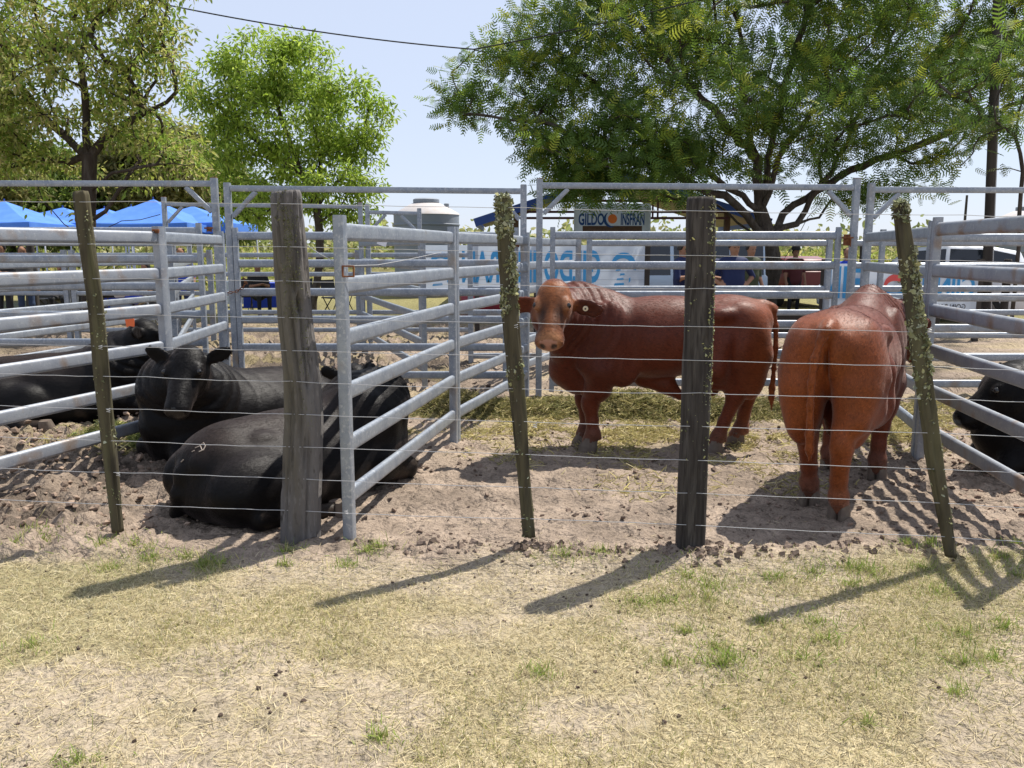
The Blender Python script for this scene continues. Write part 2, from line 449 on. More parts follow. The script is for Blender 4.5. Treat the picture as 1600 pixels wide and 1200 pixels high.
    link('grass_tufts', fast_mesh('grass_tufts', V.reshape(-1, 3), F, np.repeat(c, 5, 0)), M['blade'], label='fresh green grass tufts along the wire fence', cat='grass', kind='stuff')
M['blade'] = mat('grass blade', (.4, .3, .15), .8, 0, .2, attr=True, transl=.3)
build_grass()

# ---------------------------------------------------------------- hay
def build_hay():
    r = np.random.default_rng(19)
    def hay(name, label, spots, n, cols, patchy=False):
        xs, ys, hs = [], [], []
        V = []; 
        for (cx, cy, sx, sy, hh, w) in spots:
            k = int(n * w)
            a, q = r.uniform(0, 2 * np.pi, k), np.sqrt(r.uniform(0, 1, k)) * (1 + .22 * np.abs(r.normal(0, 1, k)))
            lump = .45 + .9 * fbm((cx + np.cos(a) * q * sx) * 4, (cy + np.sin(a) * q * sy) * 4, 3, 77)
            xs.append(cx + np.cos(a) * q * sx); ys.append(cy + np.sin(a) * q * sy)
            hs.append(hh * 1.15 * np.clip(1 - q ** 2, 0, 1) * lump ** 1.6 * r.uniform(.35, 1.0, k) ** .5)
        x, y, hgt = map(np.concatenate, (xs, ys, hs))
        if patchy: k = r.uniform(0, 1, len(x)) < sstep(.44, .60, fbm(x * 3.1, y * 3.1, 3, 88)) * .9 + .06; x, y, hgt = x[k], y[k], hgt[k]
        n_ = len(x)
        az = r.uniform(0, 2 * np.pi, n_); pt = r.normal(.15, .4, n_)
        d = np.stack([np.cos(az) * np.cos(pt), np.sin(az) * np.cos(pt), np.sin(pt)], 1)
        R = rot_from(d, r.uniform(0, 3, n_)); l = r.uniform(.04, .14, n_)
        tv = np.array([[-.5, -.5, 0], [-.5, .5, 0], [0, .5, .08], [0, -.5, .08], [.5, .35, 0], [.5, -.35, 0]], float)
        Vv = np.einsum('nij,nkj->nki', R, tv[None] * np.stack([l, r.uniform(.004, .010, n_), l], 1)[:, None, :]) + np.stack([x, y, ground_z(x, y) + hgt + .004], 1)[:, None, :]
        b = np.arange(n_)[:, None] * 6
        F = np.concatenate([b + [0, 1, 2, 3], b + [3, 2, 4, 5]])
        pal = np.array(cols); c = pal[r.integers(0, len(pal), n_)] * r.uniform(.65, 1.3, (n_, 1))
        link(name, fast_mesh(name, Vv.reshape(-1, 3), F, np.repeat(c, 6, 0)), M['blade'], label=label, cat='hay', kind='stuff')
    gy = [(.31, .28, .11), (.38, .33, .15), (.23, .22, .08), (.44, .37, .19), (.15, .15, .055)]
    ye = [(.48, .41, .19), (.40, .34, .14), (.33, .30, .11), (.52, .45, .24)]
    hay('hay_heap', 'greenish hay strewn behind the standing red bull', [(.25, 8.35, .85, .32, .16, .5), (1.15, 8.3, .75, .34, .22, .7), (1.9, 8.2, .6, .32, .16, .45), (-.55, 8.4, .5, .32, .17, .35), (2.6, 8.3, .6, .32, .13, .3)], 12000, gy)
    hay('hay_litter', 'flattened yellow hay trodden into the soil around the bulls', [(.4, 7.5, 1.3, .5, .02, .5), (1.6, 7.3, 1.2, .6, .02, .5), (2.6, 6.9, .6, .5, .015, .2), (.9, 6.6, 1.2, .4, .012, .15), (-3.2, 7.0, .8, .5, .05, .35), (3.6, 7.4, .8, .8, .06, .7), (4.3, 8.2, .9, .7, .05, .4), (1.4, 5.8, .8, .5, .01, .1)], 9500, ye, True)
    hay('hay_clump', 'dark green hay clump beside the left panel', [(-3.05, 6.95, .22, .2, .16, 1.0), (-3.5, 7.15, .3, .2, .1, .5)], 2200, [(.16, .21, .06), (.24, .27, .09), (.35, .33, .12)])
build_hay()
# ================================================================ wire fence
def fence_y(x):            # depth of the wire fence line at world x
    return 4.565 + (x + 1.211) * (4.362 - 4.565) / (0.984 + 1.211)
FRZ = math.atan2(4.362 - 4.565, 0.984 + 1.211)

def post_mesh(name, cl, sides=36, rows=90, sq=0.0, amp=.006, seed=1, groove=0.3, holes=(), cut=0.0):
    """cl: list of (x, y, z, half width x, half depth y) from bottom to top"""
    cl = np.array(cl, float)
    zt = np.linspace(cl[0, 2], cl[-1, 2], rows)
    cx, cy, hx, hy = [np.interp(zt, cl[:, 2], cl[:, i]) for i in (0, 1, 3, 4)]
    k = np.array([1, 2, 3, 2, 1.]); k /= k.sum()
    for _ in range(6):
        for a in (cx, hx, hy):
            a[2:-2] = np.convolve(a, k, 'same')[2:-2]
    th = np.linspace(0, 2 * np.pi, sides, endpoint=False)
    T, Z = np.meshgrid(th, zt)
    e = 1 - .45 * sq
    ca = np.sign(np.cos(T)) * np.abs(np.cos(T)) ** e; sa = np.sign(np.sin(T)) * np.abs(np.sin(T)) ** e
    r = np.random.default_rng(seed)
    ph = r.uniform(0, 6, 4)
    d = amp * 2.2 * (fbm(T * 1.1 + seed, Z * 1.6, 3, seed) - .5) * 2 * np.minimum(1, np.minimum(T, 2 * np.pi - T) * 3)
    d += amp * 1.3 * (fbm(np.cos(T) * 7 + 20, Z * 1.1 + np.sin(T) * 7, 4, seed + 3) - .5) * 2
    gz = np.abs(fbm(np.cos(T) * 9 + 5, Z * .8 + np.sin(T) * 9, 3, seed + 7) - .5)
    d -= groove * amp * 4 * np.clip(.07 - gz, 0, 1) / .07
    for (t0, z0, wt, wz, dep) in holes:
        q = ((T - t0) / wt) ** 2 + ((Z - z0) / wz) ** 2
        d -= dep * np.exp(-q ** 2)
    top = sstep(zt[-1] - .02, zt[-1], Z)
    X = cx[:, None] + ca * (hx[:, None] + d) * (1 - .10 * top)
    Yv = cy[:, None] + sa * (hy[:, None] + d) * (1 - .10 * top)
    Zv = Z + cut * (X - cx[:, None]) * sstep(zt[-1] - .3, zt[-1], Z) + .006 * (fbm(T * 2, Z * 0 + 1, 2, seed) - .5) * top
    V = np.stack([X, Yv, Zv], -1).reshape(-1, 3)
    i = np.arange((rows - 1) * sides); a, b = i // sides, i % sides; n = (b + 1) % sides
    F = [tuple(q) for q in np.stack([a * sides + b, a * sides + n, (a + 1) * sides + n, (a + 1) * sides + b], 1).tolist()]
    V = V.tolist()
    for row, flip in ((0, True), (rows - 1, False)):
        c = np.mean([V[row * sides + j] for j in range(sides)], axis=0).tolist()
        c[2] += .004 if not flip else 0
        V.append(c); ci = len(V) - 1
        for j in range(sides):
            p, q = row * sides + j, row * sides + (j + 1) % sides
            F.append((q, p, ci) if flip else (p, q, ci))
    me = bpy.data.meshes.new(name); me.from_pydata(V, [], F); me.update()
    me.polygons.foreach_set('use_smooth', [True] * len(me.polygons))
    N = np.zeros(len(me.vertices) * 3, np.float32); me.vertices.foreach_get('normal', N)
    return me, np.array(V), N.reshape(-1, 3)
def lichen_on(V, N, parent, count, dens, cols, seed, size=(.002, .006)):
    r = np.random.default_rng(seed)
    w = np.clip(dens(V, N), 0, None); w = w / w.sum()
    idx = r.choice(len(V), count, p=w)
    pos = V[idx] + r.normal(0, .008, (count, 3))
    pos -= N[idx] * np.sum((pos - V[idx]) * N[idx], 1, keepdims=True)
    bm = bmesh.new(); bmesh.ops.create_icosphere(bm, subdivisions=1, radius=1)
    tv = np.array([v.co[:] for v in bm.verts]); tf = np.array([[q.index for q in f.verts] for f in bm.faces]); bm.free()
    tv = tv * (1 + .45 * r.normal(size=(len(tv), 1)))
    R = rot_from(N[idx] + r.normal(0, .55, (count, 3)), r.uniform(0, 6, count))
    s = size[0] + (size[1] - size[0]) * r.uniform(0, 1, count) ** 2
    sc = np.stack([s * r.uniform(.35, 1.1, count), s * r.uniform(.5, 1.9, count), s * r.uniform(.5, 1.9, count)], 1)
    c = np.array(cols)[r.integers(0, len(cols), count)] * r.uniform(.6, 1.25, (count, 1))
    link('lichen', scatter(tv, tf, pos, R, sc, c, 'lichen'), M['lichen'], parent, kind='stuff')

fence = thing('wire_fence', 'ten strand wire fence with grey wooden posts in front of the cattle pens', 'fence', (0, 4.4, 0))
def F0(v): return (v[0], v[1] - 4.4, v[2])   # fence-local
def at_fence(px, py):
    Y = 4.45
    for _ in range(4): q = P(px, py, Y); Y = fence_y(q[0])
    return q
def pxw(wpx, Y): return wpx * Y / FPX / 2

lich_c = [(.27, .285, .17), (.20, .21, .11), (.34, .35, .25), (.13, .14, .07), (.29, .28, .14)]
# thick leaning grey post
rows = [(470, 868, 63), (471, 800, 62), (473, 720, 60), (476, 650, 57), (472, 590, 54), (463, 520, 52), (457, 450, 50), (452, 380, 49), (448, 330, 49), (446, 299, 47)]
cl = []
for x, y, w in rows:
    q = F0(at_fence(x, y)); h = pxw(w, 4.55); cl.append((q[0], q[1], q[2], h, h * .85))
clA = list(cl)
me, V, N = post_mesh('post', cl, 56, 170, .35, .007, 3, .9, holes=[(-1.05 + 2 * math.pi, 1.36, .22, .055, .035), (-1.25 + 2 * math.pi, 1.46, .14, .05, .02), (4.25, 1.52, .12, .03, .012), (5.2, 0.93, .2, .03, .014), (4.75, 1.24, .09, .16, .011), (4.6, .75, .07, .12, .006)], cut=.10)
postA = link('post', me, M['wood_grey'], fence, label='thick weathered grey post with a knot hole and green lichen')
lichen_on(V, N, postA, 2300, lambda V, N: np.clip(-N[:, 1], 0, 1) ** 2 * np.exp(-(((V[:, 0] - np.interp(V[:, 2], [q[2] for q in clA], [q[0] for q in clA])) - .012 - .02 * (1.9 - V[:, 2])) / .042) ** 2) * sstep(.55, 1.0, V[:, 2]) * (.25 + sstep(.9, 1.25, V[:, 2])) * (fbm(V[:, 0] * 25, V[:, 2] * 12, 3, 4) > .47), [(.135, .14, .070), (.11, .112, .055), (.17, .17, .10)], 4, (.0012, .0042))
# dark upright post
rows = [(1078, 890, 46), (1080, 800, 46), (1086, 650, 45), (1091, 500, 44), (1094, 400, 43), (1095, 330, 42), (1095, 308, 40)]
cl = []
for x, y, w in rows:
    q = F0(at_fence(x, y)); h = pxw(w, 4.36); cl.append((q[0], q[1], q[2], h, h))
me, V, N = post_mesh('post', cl, 48, 130, .55, .004, 8, .6, holes=[(4.9, 1.47, .16, .03, .012), (5.0, 1.17, .18, .04, .012), (4.6, .8, .1, .03, .006)])
postB = link('post', me, M['wood_dark'], fence, label='thick dark upright post with lichen specks down its right side')
lichen_on(V, N, postB, 1500, lambda V, N: (np.exp(-((N[:, 0] - .75) / .35) ** 2) * 1.0 + .035) * sstep(.3, 1.0, V[:, 2]) * (fbm(V[:, 0] * 30, V[:, 2] * 14, 3, 6) > .44), lich_c + [(.40, .38, .16)], 5, (.0015, .005))
# thin hanging battens
bat = [([(190, 826), (172, 640), (158, 480), (140, 360), (133, 300)], [19, 23, 25, 25, 24], 'wood_olive', 'olive leaning batten with little lichen near the left black bulls', 380),
       ([(826, 833), (812, 650), (800, 520), (792, 400), (787, 308)], [20, 24, 25, 25, 23], 'wood_olive', 'lichen covered batten beside the red bull head', 1150),
       ([(1477, 863), (1450, 700), (1428, 540), (1408, 400), (1396, 318)], [19, 23, 25, 24, 18], 'wood_olive', 'crooked batten thick with pale lichen at its upper half', 1900)]
for q, (pts, ws, m, lab, nl) in enumerate(bat):
    cl = []
    for (x, y), w in zip(pts, ws):
        p = F0(at_fence(x, y)); h = pxw(w, 4.45); cl.append((p[0], p[1] - .055, p[2], h, h * .7))
    me, V, N = post_mesh('batten', cl, 28, 90, .45, .004, 20 + q, .8, holes=[(4.7, .9 + .2 * q, .2, .02, .008), (4.4, 1.3, .15, .015, .006)], cut=.05)
    b = link('batten', me, M[m], fence, label=lab)
    dens = [lambda V, N: (fbm(V[:, 0] * 20, V[:, 2] * 8, 3, 9) > .50) * (.3 + (N[:, 0] > .3)),
            lambda V, N: (fbm(V[:, 0] * 20, V[:, 2] * 8, 3, 10) > .46) * (.06 + sstep(.9, 1.25, V[:, 2])) * (N[:, 1] < .3),
            lambda V, N: (fbm(V[:, 0] * 20, V[:, 2] * 8, 3, 14) > .42) * (.05 + sstep(.75, 1.1, V[:, 2]) ) * (.25 + sstep(-.3, .6, N[:, 0]))][q]
    lichen_on(V, N, b, nl, dens, lich_c, 30 + q, ((.0018, .005), (.0025, .010), (.0028, .012))[q])
# ten wires
wy = {250: [316, 381, 435, 490, 540, 586, 636, 686, 734, 784], 950: [328, 396, 447, 505, 557, 608, 659, 709, 760, 808], 1300: [334, 403, 454, 513, 565, 614, 666, 721, 772, 823]}
for i in range(10):
    zs = {k: at_fence(k, wy[k][i]) for k in wy}
    xs = [zs[250][0], zs[950][0], zs[1300][0]]; zz = [zs[250][2], zs[950][2], zs[1300][2]]
    z0 = lambda x: np.interp(x, xs, zz) if xs[0] < x < xs[2] else (zz[0] + (xs[0] - x) * .012 if x <= xs[0] else zz[2] + (xs[2] - x) * .02)
    rr = random.Random(i)
    knots = [-5.2, -3.1, -2.03, -1.21, .07, .985, 2.22, 3.3, 5.2]
    pts = []
    sag = [rr.uniform(.001, .008) for _ in knots]
    for k in range(len(knots) - 1):
        for t in np.linspace(0, 1, 9)[:-1]:
            x = knots[k] + (knots[k + 1] - knots[k]) * t
            pts.append((x, fence_y(x) - 4.4 - .075 + (.0 if i else 0), z0(x) - sag[k] * 4 * t * (1 - t) + .0015 * math.sin(x * 23 + i * 2)))
    mb = MB(); mb.tube(pts, .0017, 6)
    w = mb.build('wire', M['wire'], fence, True)
# one slack wire tied behind the thick post
mb = MB()
a, b, c = at_fence(478, 382), at_fence(560, 415), at_fence(690, 395)
pts = [F0(P(478, 382, 4.62)), F0(P(500, 397, 4.6)), F0(P(525, 410, 4.6)), F0(P(552, 415, 4.6)), F0(P(590, 414, 4.8)), F0(P(640, 405, 5.3)), F0(P(690, 394, 6.0))]
mb.tube(pts, .0022, 6); mb.build('wire', M['wire'], fence, True)
# small twist ties on the battens
for (px, py) in [(195, 735), (180, 637), (168, 540), (545, 793), (835, 660), (806, 508), (1440, 513)]:
    q = F0(at_fence(px, py)); mb = MB()
    pts = [(q[0] + .011 * math.cos(t * 2.2), q[1] - .083 + .004 * math.sin(t * 2.2), q[2] + .004 * (t - 3)) for t in np.linspace(0, 6, 14)]
    mb.tube(pts, .0018, 5); mb.build('wire_tie', M['wire'], fence, True)

# ================================================================ steel cattle panels
Z_M = [1.743, 1.452, 1.162, .858, .555, .255]      # free standing panels
Z_G = [1.800, 1.475, 1.150, .825, .500, .165]      # gates of the back row
def panel(name, label, cat, a, b, zs, group, post=.062, rail=(.045, .098), top=None, m='galv', inset=True, post_lo=0.0, ends=(True, True), zdrop=(0, 0)):
    """a, b: ground points of the two end posts"""
    a = Vector((a[0], a[1], 0)); b = Vector((b[0], b[1], 0))
    t = (b - a).normalized(); L = (b - a).length
    root = thing(name, label, cat, a, math.atan2(t.y, t.x), group)
    top = (zs[0] + .085) if top is None else top
    for e, x, dz in ((0, 0.0, zdrop[0]), (1, L, zdrop[1])):
        if ends[e]:
            mb = MB(); mb.bar((x, 0, post_lo), (x, 0, top + dz), post, post, .008, 2)
            pm = mb.build('post', M[m], root, True)
            mb = MB(); mb.box((x, 0, top + dz + .0025), (post - .006, post - .006, .005)); mb.build('post_cap', M['galv'], pm)
    for z in zs:
        mb = MB(); mb.bar((post / 2 + .001, 0, z + zdrop[0]), (L - post / 2 - .001, 0, z + zdrop[1]), rail[0], rail[1], rail[0] * .49, 5)
        mb.build('rail', M[m], root, True)
    return root
GP = 'steel panels dividing the front pens'
mA, mB_, mC = np.array([-.936, 4.60]), np.array([-.497, 6.97]), np.array([.165, 9.30])
panel('cattle_panel', 'bright steel panel whose near post stands beside the thick grey post', 'cattle panel', mA, mB_, Z_M, GP)
u = (mC - mB_) / np.linalg.norm(mC - mB_)
panel('cattle_panel', 'steel panel running back from the middle panel behind the lichen batten', 'cattle panel', mB_ + u * .075, mC, Z_M, GP, post=.055)
# left dividing panel
l0, l1, l2 = np.array([-3.75, 2.9]), np.array([-2.93, 6.85]), np.array([-2.93, 6.85])
pa, pb, pc = G(-190, 835), P(256, 500, 6.85), P(352, 500, 8.75)
panel('cattle_panel', 'near steel panel at the left edge, in front of the black bulls', 'cattle panel', (-3.72, 4.25), (pb[0], pb[1]), Z_M, GP, m='galv_dirty', post=.07)
u = np.array([pc[0] - pb[0], pc[1] - pb[1]]); u /= np.linalg.norm(u)
panel('cattle_panel', 'short steel panel with six rails behind the head of the lying black bull', 'cattle panel', np.array(pb[:2]) + u * .085, pc[:2], Z_M, GP, post=.055)
# right dividing panel
ra, rb = G(1430, 715)[:2], np.array([2.97, 4.36])
rc = np.array([3.80, 9.05])
u = (rb - ra) / np.linalg.norm(rb - ra)
panel('cattle_panel', 'steel panel sloping towards the camera at the right edge', 'cattle panel', ra + u * .08, rb, [1.80, 1.49, 1.19, .885, .58, .275], GP, post=.062, m='galv_dirty', rail=(.048, .10))
panel('cattle_panel', 'steel panel behind the lichen batten at right, beyond the red rump', 'cattle panel', ra, rc, [1.775, 1.47, 1.17, .865, .56, .255], GP, post=.066)

# --- gate frames of the back row
YB = 9.30
def frame(label, xl, xr, Y, zh, zt, bl, br, name='steel_portal', post=.068):
    root = thing(name, label, 'portal', ((xl + xr) / 2, Y, 0), 0, 'tall steel gate frames')
    h = (xr - xl) / 2
    for s, z in ((-1, zt[0]), (1, zt[1])):
        mb = MB(); mb.bar((s * h, 0, 0), (s * h, 0, z), post, post, .006, 2); pm = mb.build('post', M['galv'], root, True)
        mb = MB(); mb.box((s * h, 0, z + .003), (post - .008, post - .008, .006)); mb.build('post_cap', M['rust'] if z > 2.4 else M['galv'], pm)
    mb = MB(); mb.bar((-h + post / 2 + .001, 0, zh[0]), (h - post / 2 - .001, 0, zh[1]), .05, .062, .006, 2); mb.build('header', M['galv'], root, True)
    for s, on, z in ((-1, bl, zh[0]), (1, br, zh[1])):
        if on:
            mb = MB(); mb.bar((s * (h - post / 2 - .012), .0, z - .30), (s * (h - .31), .0, z - .036), .035, .05, .004, 2); mb.build('brace', M['galv'], root, True)
    return root
X = lambda px, Y, py=330: P(px, py, Y)[0]
frame('tall steel gate frame at the left edge, in front of the blue canopies', -7.4, X(337, YB), YB, (2.36, 2.355), (2.42, 2.415), True, True)
frame('tall steel gate frame behind the thick grey post, seen against the sky', X(357, YB), X(818, YB), YB, (2.305, 2.275), (2.36, 2.34), True, True)
frame('tall steel gate frame behind the standing red bull, under the big tree', X(843, YB), X(1336, YB), YB, (2.335, 2.315), (2.405, 2.41), True, True)
frame('tall steel gate frame at the right edge, beside the utility pole', X(1359, YB), 7.6, YB, (2.29, 2.28), (2.355, 2.34), True, False)
# --- gate leaves
GL = 'swing gates in the back row'
Yg = YB - .02
panel('pen_gate', 'six rail steel gate at far left, behind the lying bull with the orange tag', 'gate', (-7.2, Yg), (X(316, Yg, 450), Yg), [1.845, 1.545, 1.245, .93, .62, .30], GL, post=.055, rail=(.042, .088), post_lo=.12)
panel('pen_gate', 'six rail steel gate behind the thick grey post, chained at its left end', 'gate', (X(372, Yg, 450), Yg), (X(806, Yg, 450), Yg), [1.795, 1.495, 1.18, .875, .565, .25], GL, post=.055, rail=(.042, .088), post_lo=.10)
panel('pen_gate', 'six rail steel gate behind the standing red bull', 'gate', (X(863, Yg, 450), Yg), (X(1305, Yg, 450), Yg), Z_G, GL, post=.055, rail=(.042, .088), post_lo=.06)
panel('pen_gate', 'steel gate at the right edge, in front of the white printed box', 'gate', (X(1374, Yg, 450), Yg), (7.3, Yg), [1.775, 1.45, 1.12, .78, .45, .15], GL, post=.055, rail=(.042, .088), post_lo=.06)
# --- second row of pens
G2 = 'panels of the pens farther back'
Y2 = 12.0
Z2 = [1.735, 1.42, 1.09, .75, .42, .12]
xs2 = [X(p, Y2, 450) for p in (735, 903)] + [X(p, Y2, 450) for p in (920, 1292)] + [X(p, Y2, 450) for p in (1330, 1660)]
for k, lab in ((0, 'far steel panel seen past the lichen batten, before the white banner'), (1, 'far steel panel seen above the red bull back'), (2, 'far steel panel in front of the white printed box at right')):
    panel('cattle_panel', lab, 'cattle panel', (xs2[2 * k], Y2), (xs2[2 * k + 1], Y2), Z2, G2, post=.075, rail=(.042, .085))
Y3 = 14.6
Z3 = [1.62, 1.28, .95, .62, .28, .05]
Z3 = [1.55, 1.22, .89, .56, .25]
for k, (p0, p1, lab) in enumerate([(-160, 104, 'far steel panel at the left edge, in front of the people'), (116, 330, 'far steel panel behind the left olive batten'), (344, 560, 'far steel panel in front of the bright tree trunk'), (577, 735, 'far steel panel in front of the grey water tank')]):
    panel('cattle_panel', lab, 'cattle panel', (X(p0, Y3, 450), Y3), (X(p1, Y3, 450), Y3), Z3, G2, post=.085, rail=(.042, .08))
frame('far gate frame in front of the blue canopies', X(257, 14.4), X(563, 14.4), 14.4, (2.40, 2.36), (2.52, 2.43), True, False, post=.07)
frame('far gate frame in front of the grey water tank', X(574, 14.4), X(655, 14.4), 14.4, (2.27, 2.25), (2.40, 2.33), True, True, post=.07)
# ribs between the rows
for (a, b, lab) in [((X(905, 12), 12.1), (X(790, 9.5), 9.5), 'steel panel running back behind the lichen batten and red drum'),
                    ((X(562, 14.3), 14.3), (X(660, 9.8), 9.75), 'steel panel running back towards the grey water tank'),
                    ((-5.7, 14.2), (-6.6, 9.6), 'steel panel running back near the seated people at far left'),
                    ((X(300, 14.4), 14.2), (-3.9, 9.6), 'steel panel running back between the far left pens')]:
    panel('cattle_panel', lab, 'cattle panel', a, b, Z_M, G2, post=.06)

# --- chains, latches, hinge sleeves
def chain(label, pts, r=.011):
    root = thing('chain', label, 'chain', pts[0], 0)
    P0 = Vector(pts[0]); acc = []
    for k in range(len(pts) - 1):
        a, b = Vector(pts[k]), Vector(pts[k + 1]); n = max(1, int((b - a).length / .032))
        for i in range(n): acc.append(a + (b - a) * i / n - P0)
    acc.append(Vector(pts[-1]) - P0)
    for i in range(len(acc) - 1):
        a, b = acc[i], acc[i + 1]; m = (a + b) / 2; t = (b - a).normalized()
        s = t.cross(Vector((0, 0, 1)))
        if s.length < .01: s = Vector((1, 0, 0))
        s.normalize()
        if i % 2: s = t.cross(s).normalized()
        ring = [m + t * .022 * math.cos(q) + s * .012 * math.sin(q) for q in np.linspace(0, 2 * math.pi, 11)]
        mb = MB(); mb.tube(ring, .0042, 5, False); mb.build('chain_link', M['rust'], root, True)
cz = lambda px, py, Y: tuple(P(px, py, Y))
chain('rusty chain tying the left gate to its frame post', [cz(352, 458, 9.22), cz(368, 456, 9.21), cz(380, 449, 9.22), cz(384, 440, 9.24), cz(380, 434, 9.24), cz(386, 444, 9.22)])
chain('rusty chain hanging on the right gate above the red rump', [cz(1370, 448, 9.22), cz(1377, 456, 9.21), cz(1376, 466, 9.22), cz(1382, 472, 9.22), cz(1374, 478, 9.22)])
chain('rusty chain hanging on the gate just behind the red bull head', [cz(860, 438, 9.22), cz(864, 443, 9.22), cz(861, 450, 9.22)])
def latch(label, px, py, Y, w=.07, h=.12):
    q = P(px, py, Y); root = thing('gate_latch', label, 'latch', q, 0, 'rusty gate latches')
    mb = MB(); mb.box((0, 0, 0), (w, .02, h)); mb.build('plate', M['rust'], root)
    mb = MB(); mb.bar((-w * .9, -.02, h * .2), (w * .9, -.02, h * .2), .018, .018, .004, 2); mb.build('bolt', M['rust'], root)
    mb = MB(); mb.bar((w * .5, -.02, h * .24), (w * .5, -.02, -h * .6), .014, .014, .004, 2); mb.build('handle', M['rust'], root)
latch('rusty latch between the gate frames above the rear red bull', 1323, 375, 9.20)
latch('small rusty latch on the gate frame left of the thick post', 327, 358, 9.2, .05, .05)
latch('small rusty hasp under the top rail right of the lichen batten', 807, 382, 9.2, .05, .05)
latch('rusty hinge plate on the divider post near the grey bull ear', 245, 361, 6.8, .03, .03)
# rusty bracket and cap on the near post
br = thing('post_bracket', 'rusty square bracket on the near steel post', 'bracket', P(544, 424, 4.56))
for (dx, dz, sx, sz) in ((0, .028, .066, .008), (0, -.028, .066, .008), (-.03, 0, .008, .05), (.03, 0, .008, .05)):
    mb = MB(); mb.box((dx, 0, dz), (sx, .012, sz)); mb.build('strap', M['rust'], br)
M['tag_white'] = mat('white plastic', (.75, .75, .78), .4)
M['tape_blue'] = mat('blue paint', (.02, .09, .42), .5)
tg = thing('paper_tag', 'white paper tag hanging under the top rail of the middle panel', 'tag', P(597, 379, 8.9))
mb = MB(); mb.box((0, 0, 0), (.10, .004, .06), M=Matrix.Rotation(.35, 3, 'Y')); mb.build('sheet', M['tag_white'], tg)
mb = MB(); mb.tube([(0.03, 0, .03), (.035, .0, .07)], .0015, 5); mb.build('string', M['wire'], tg)
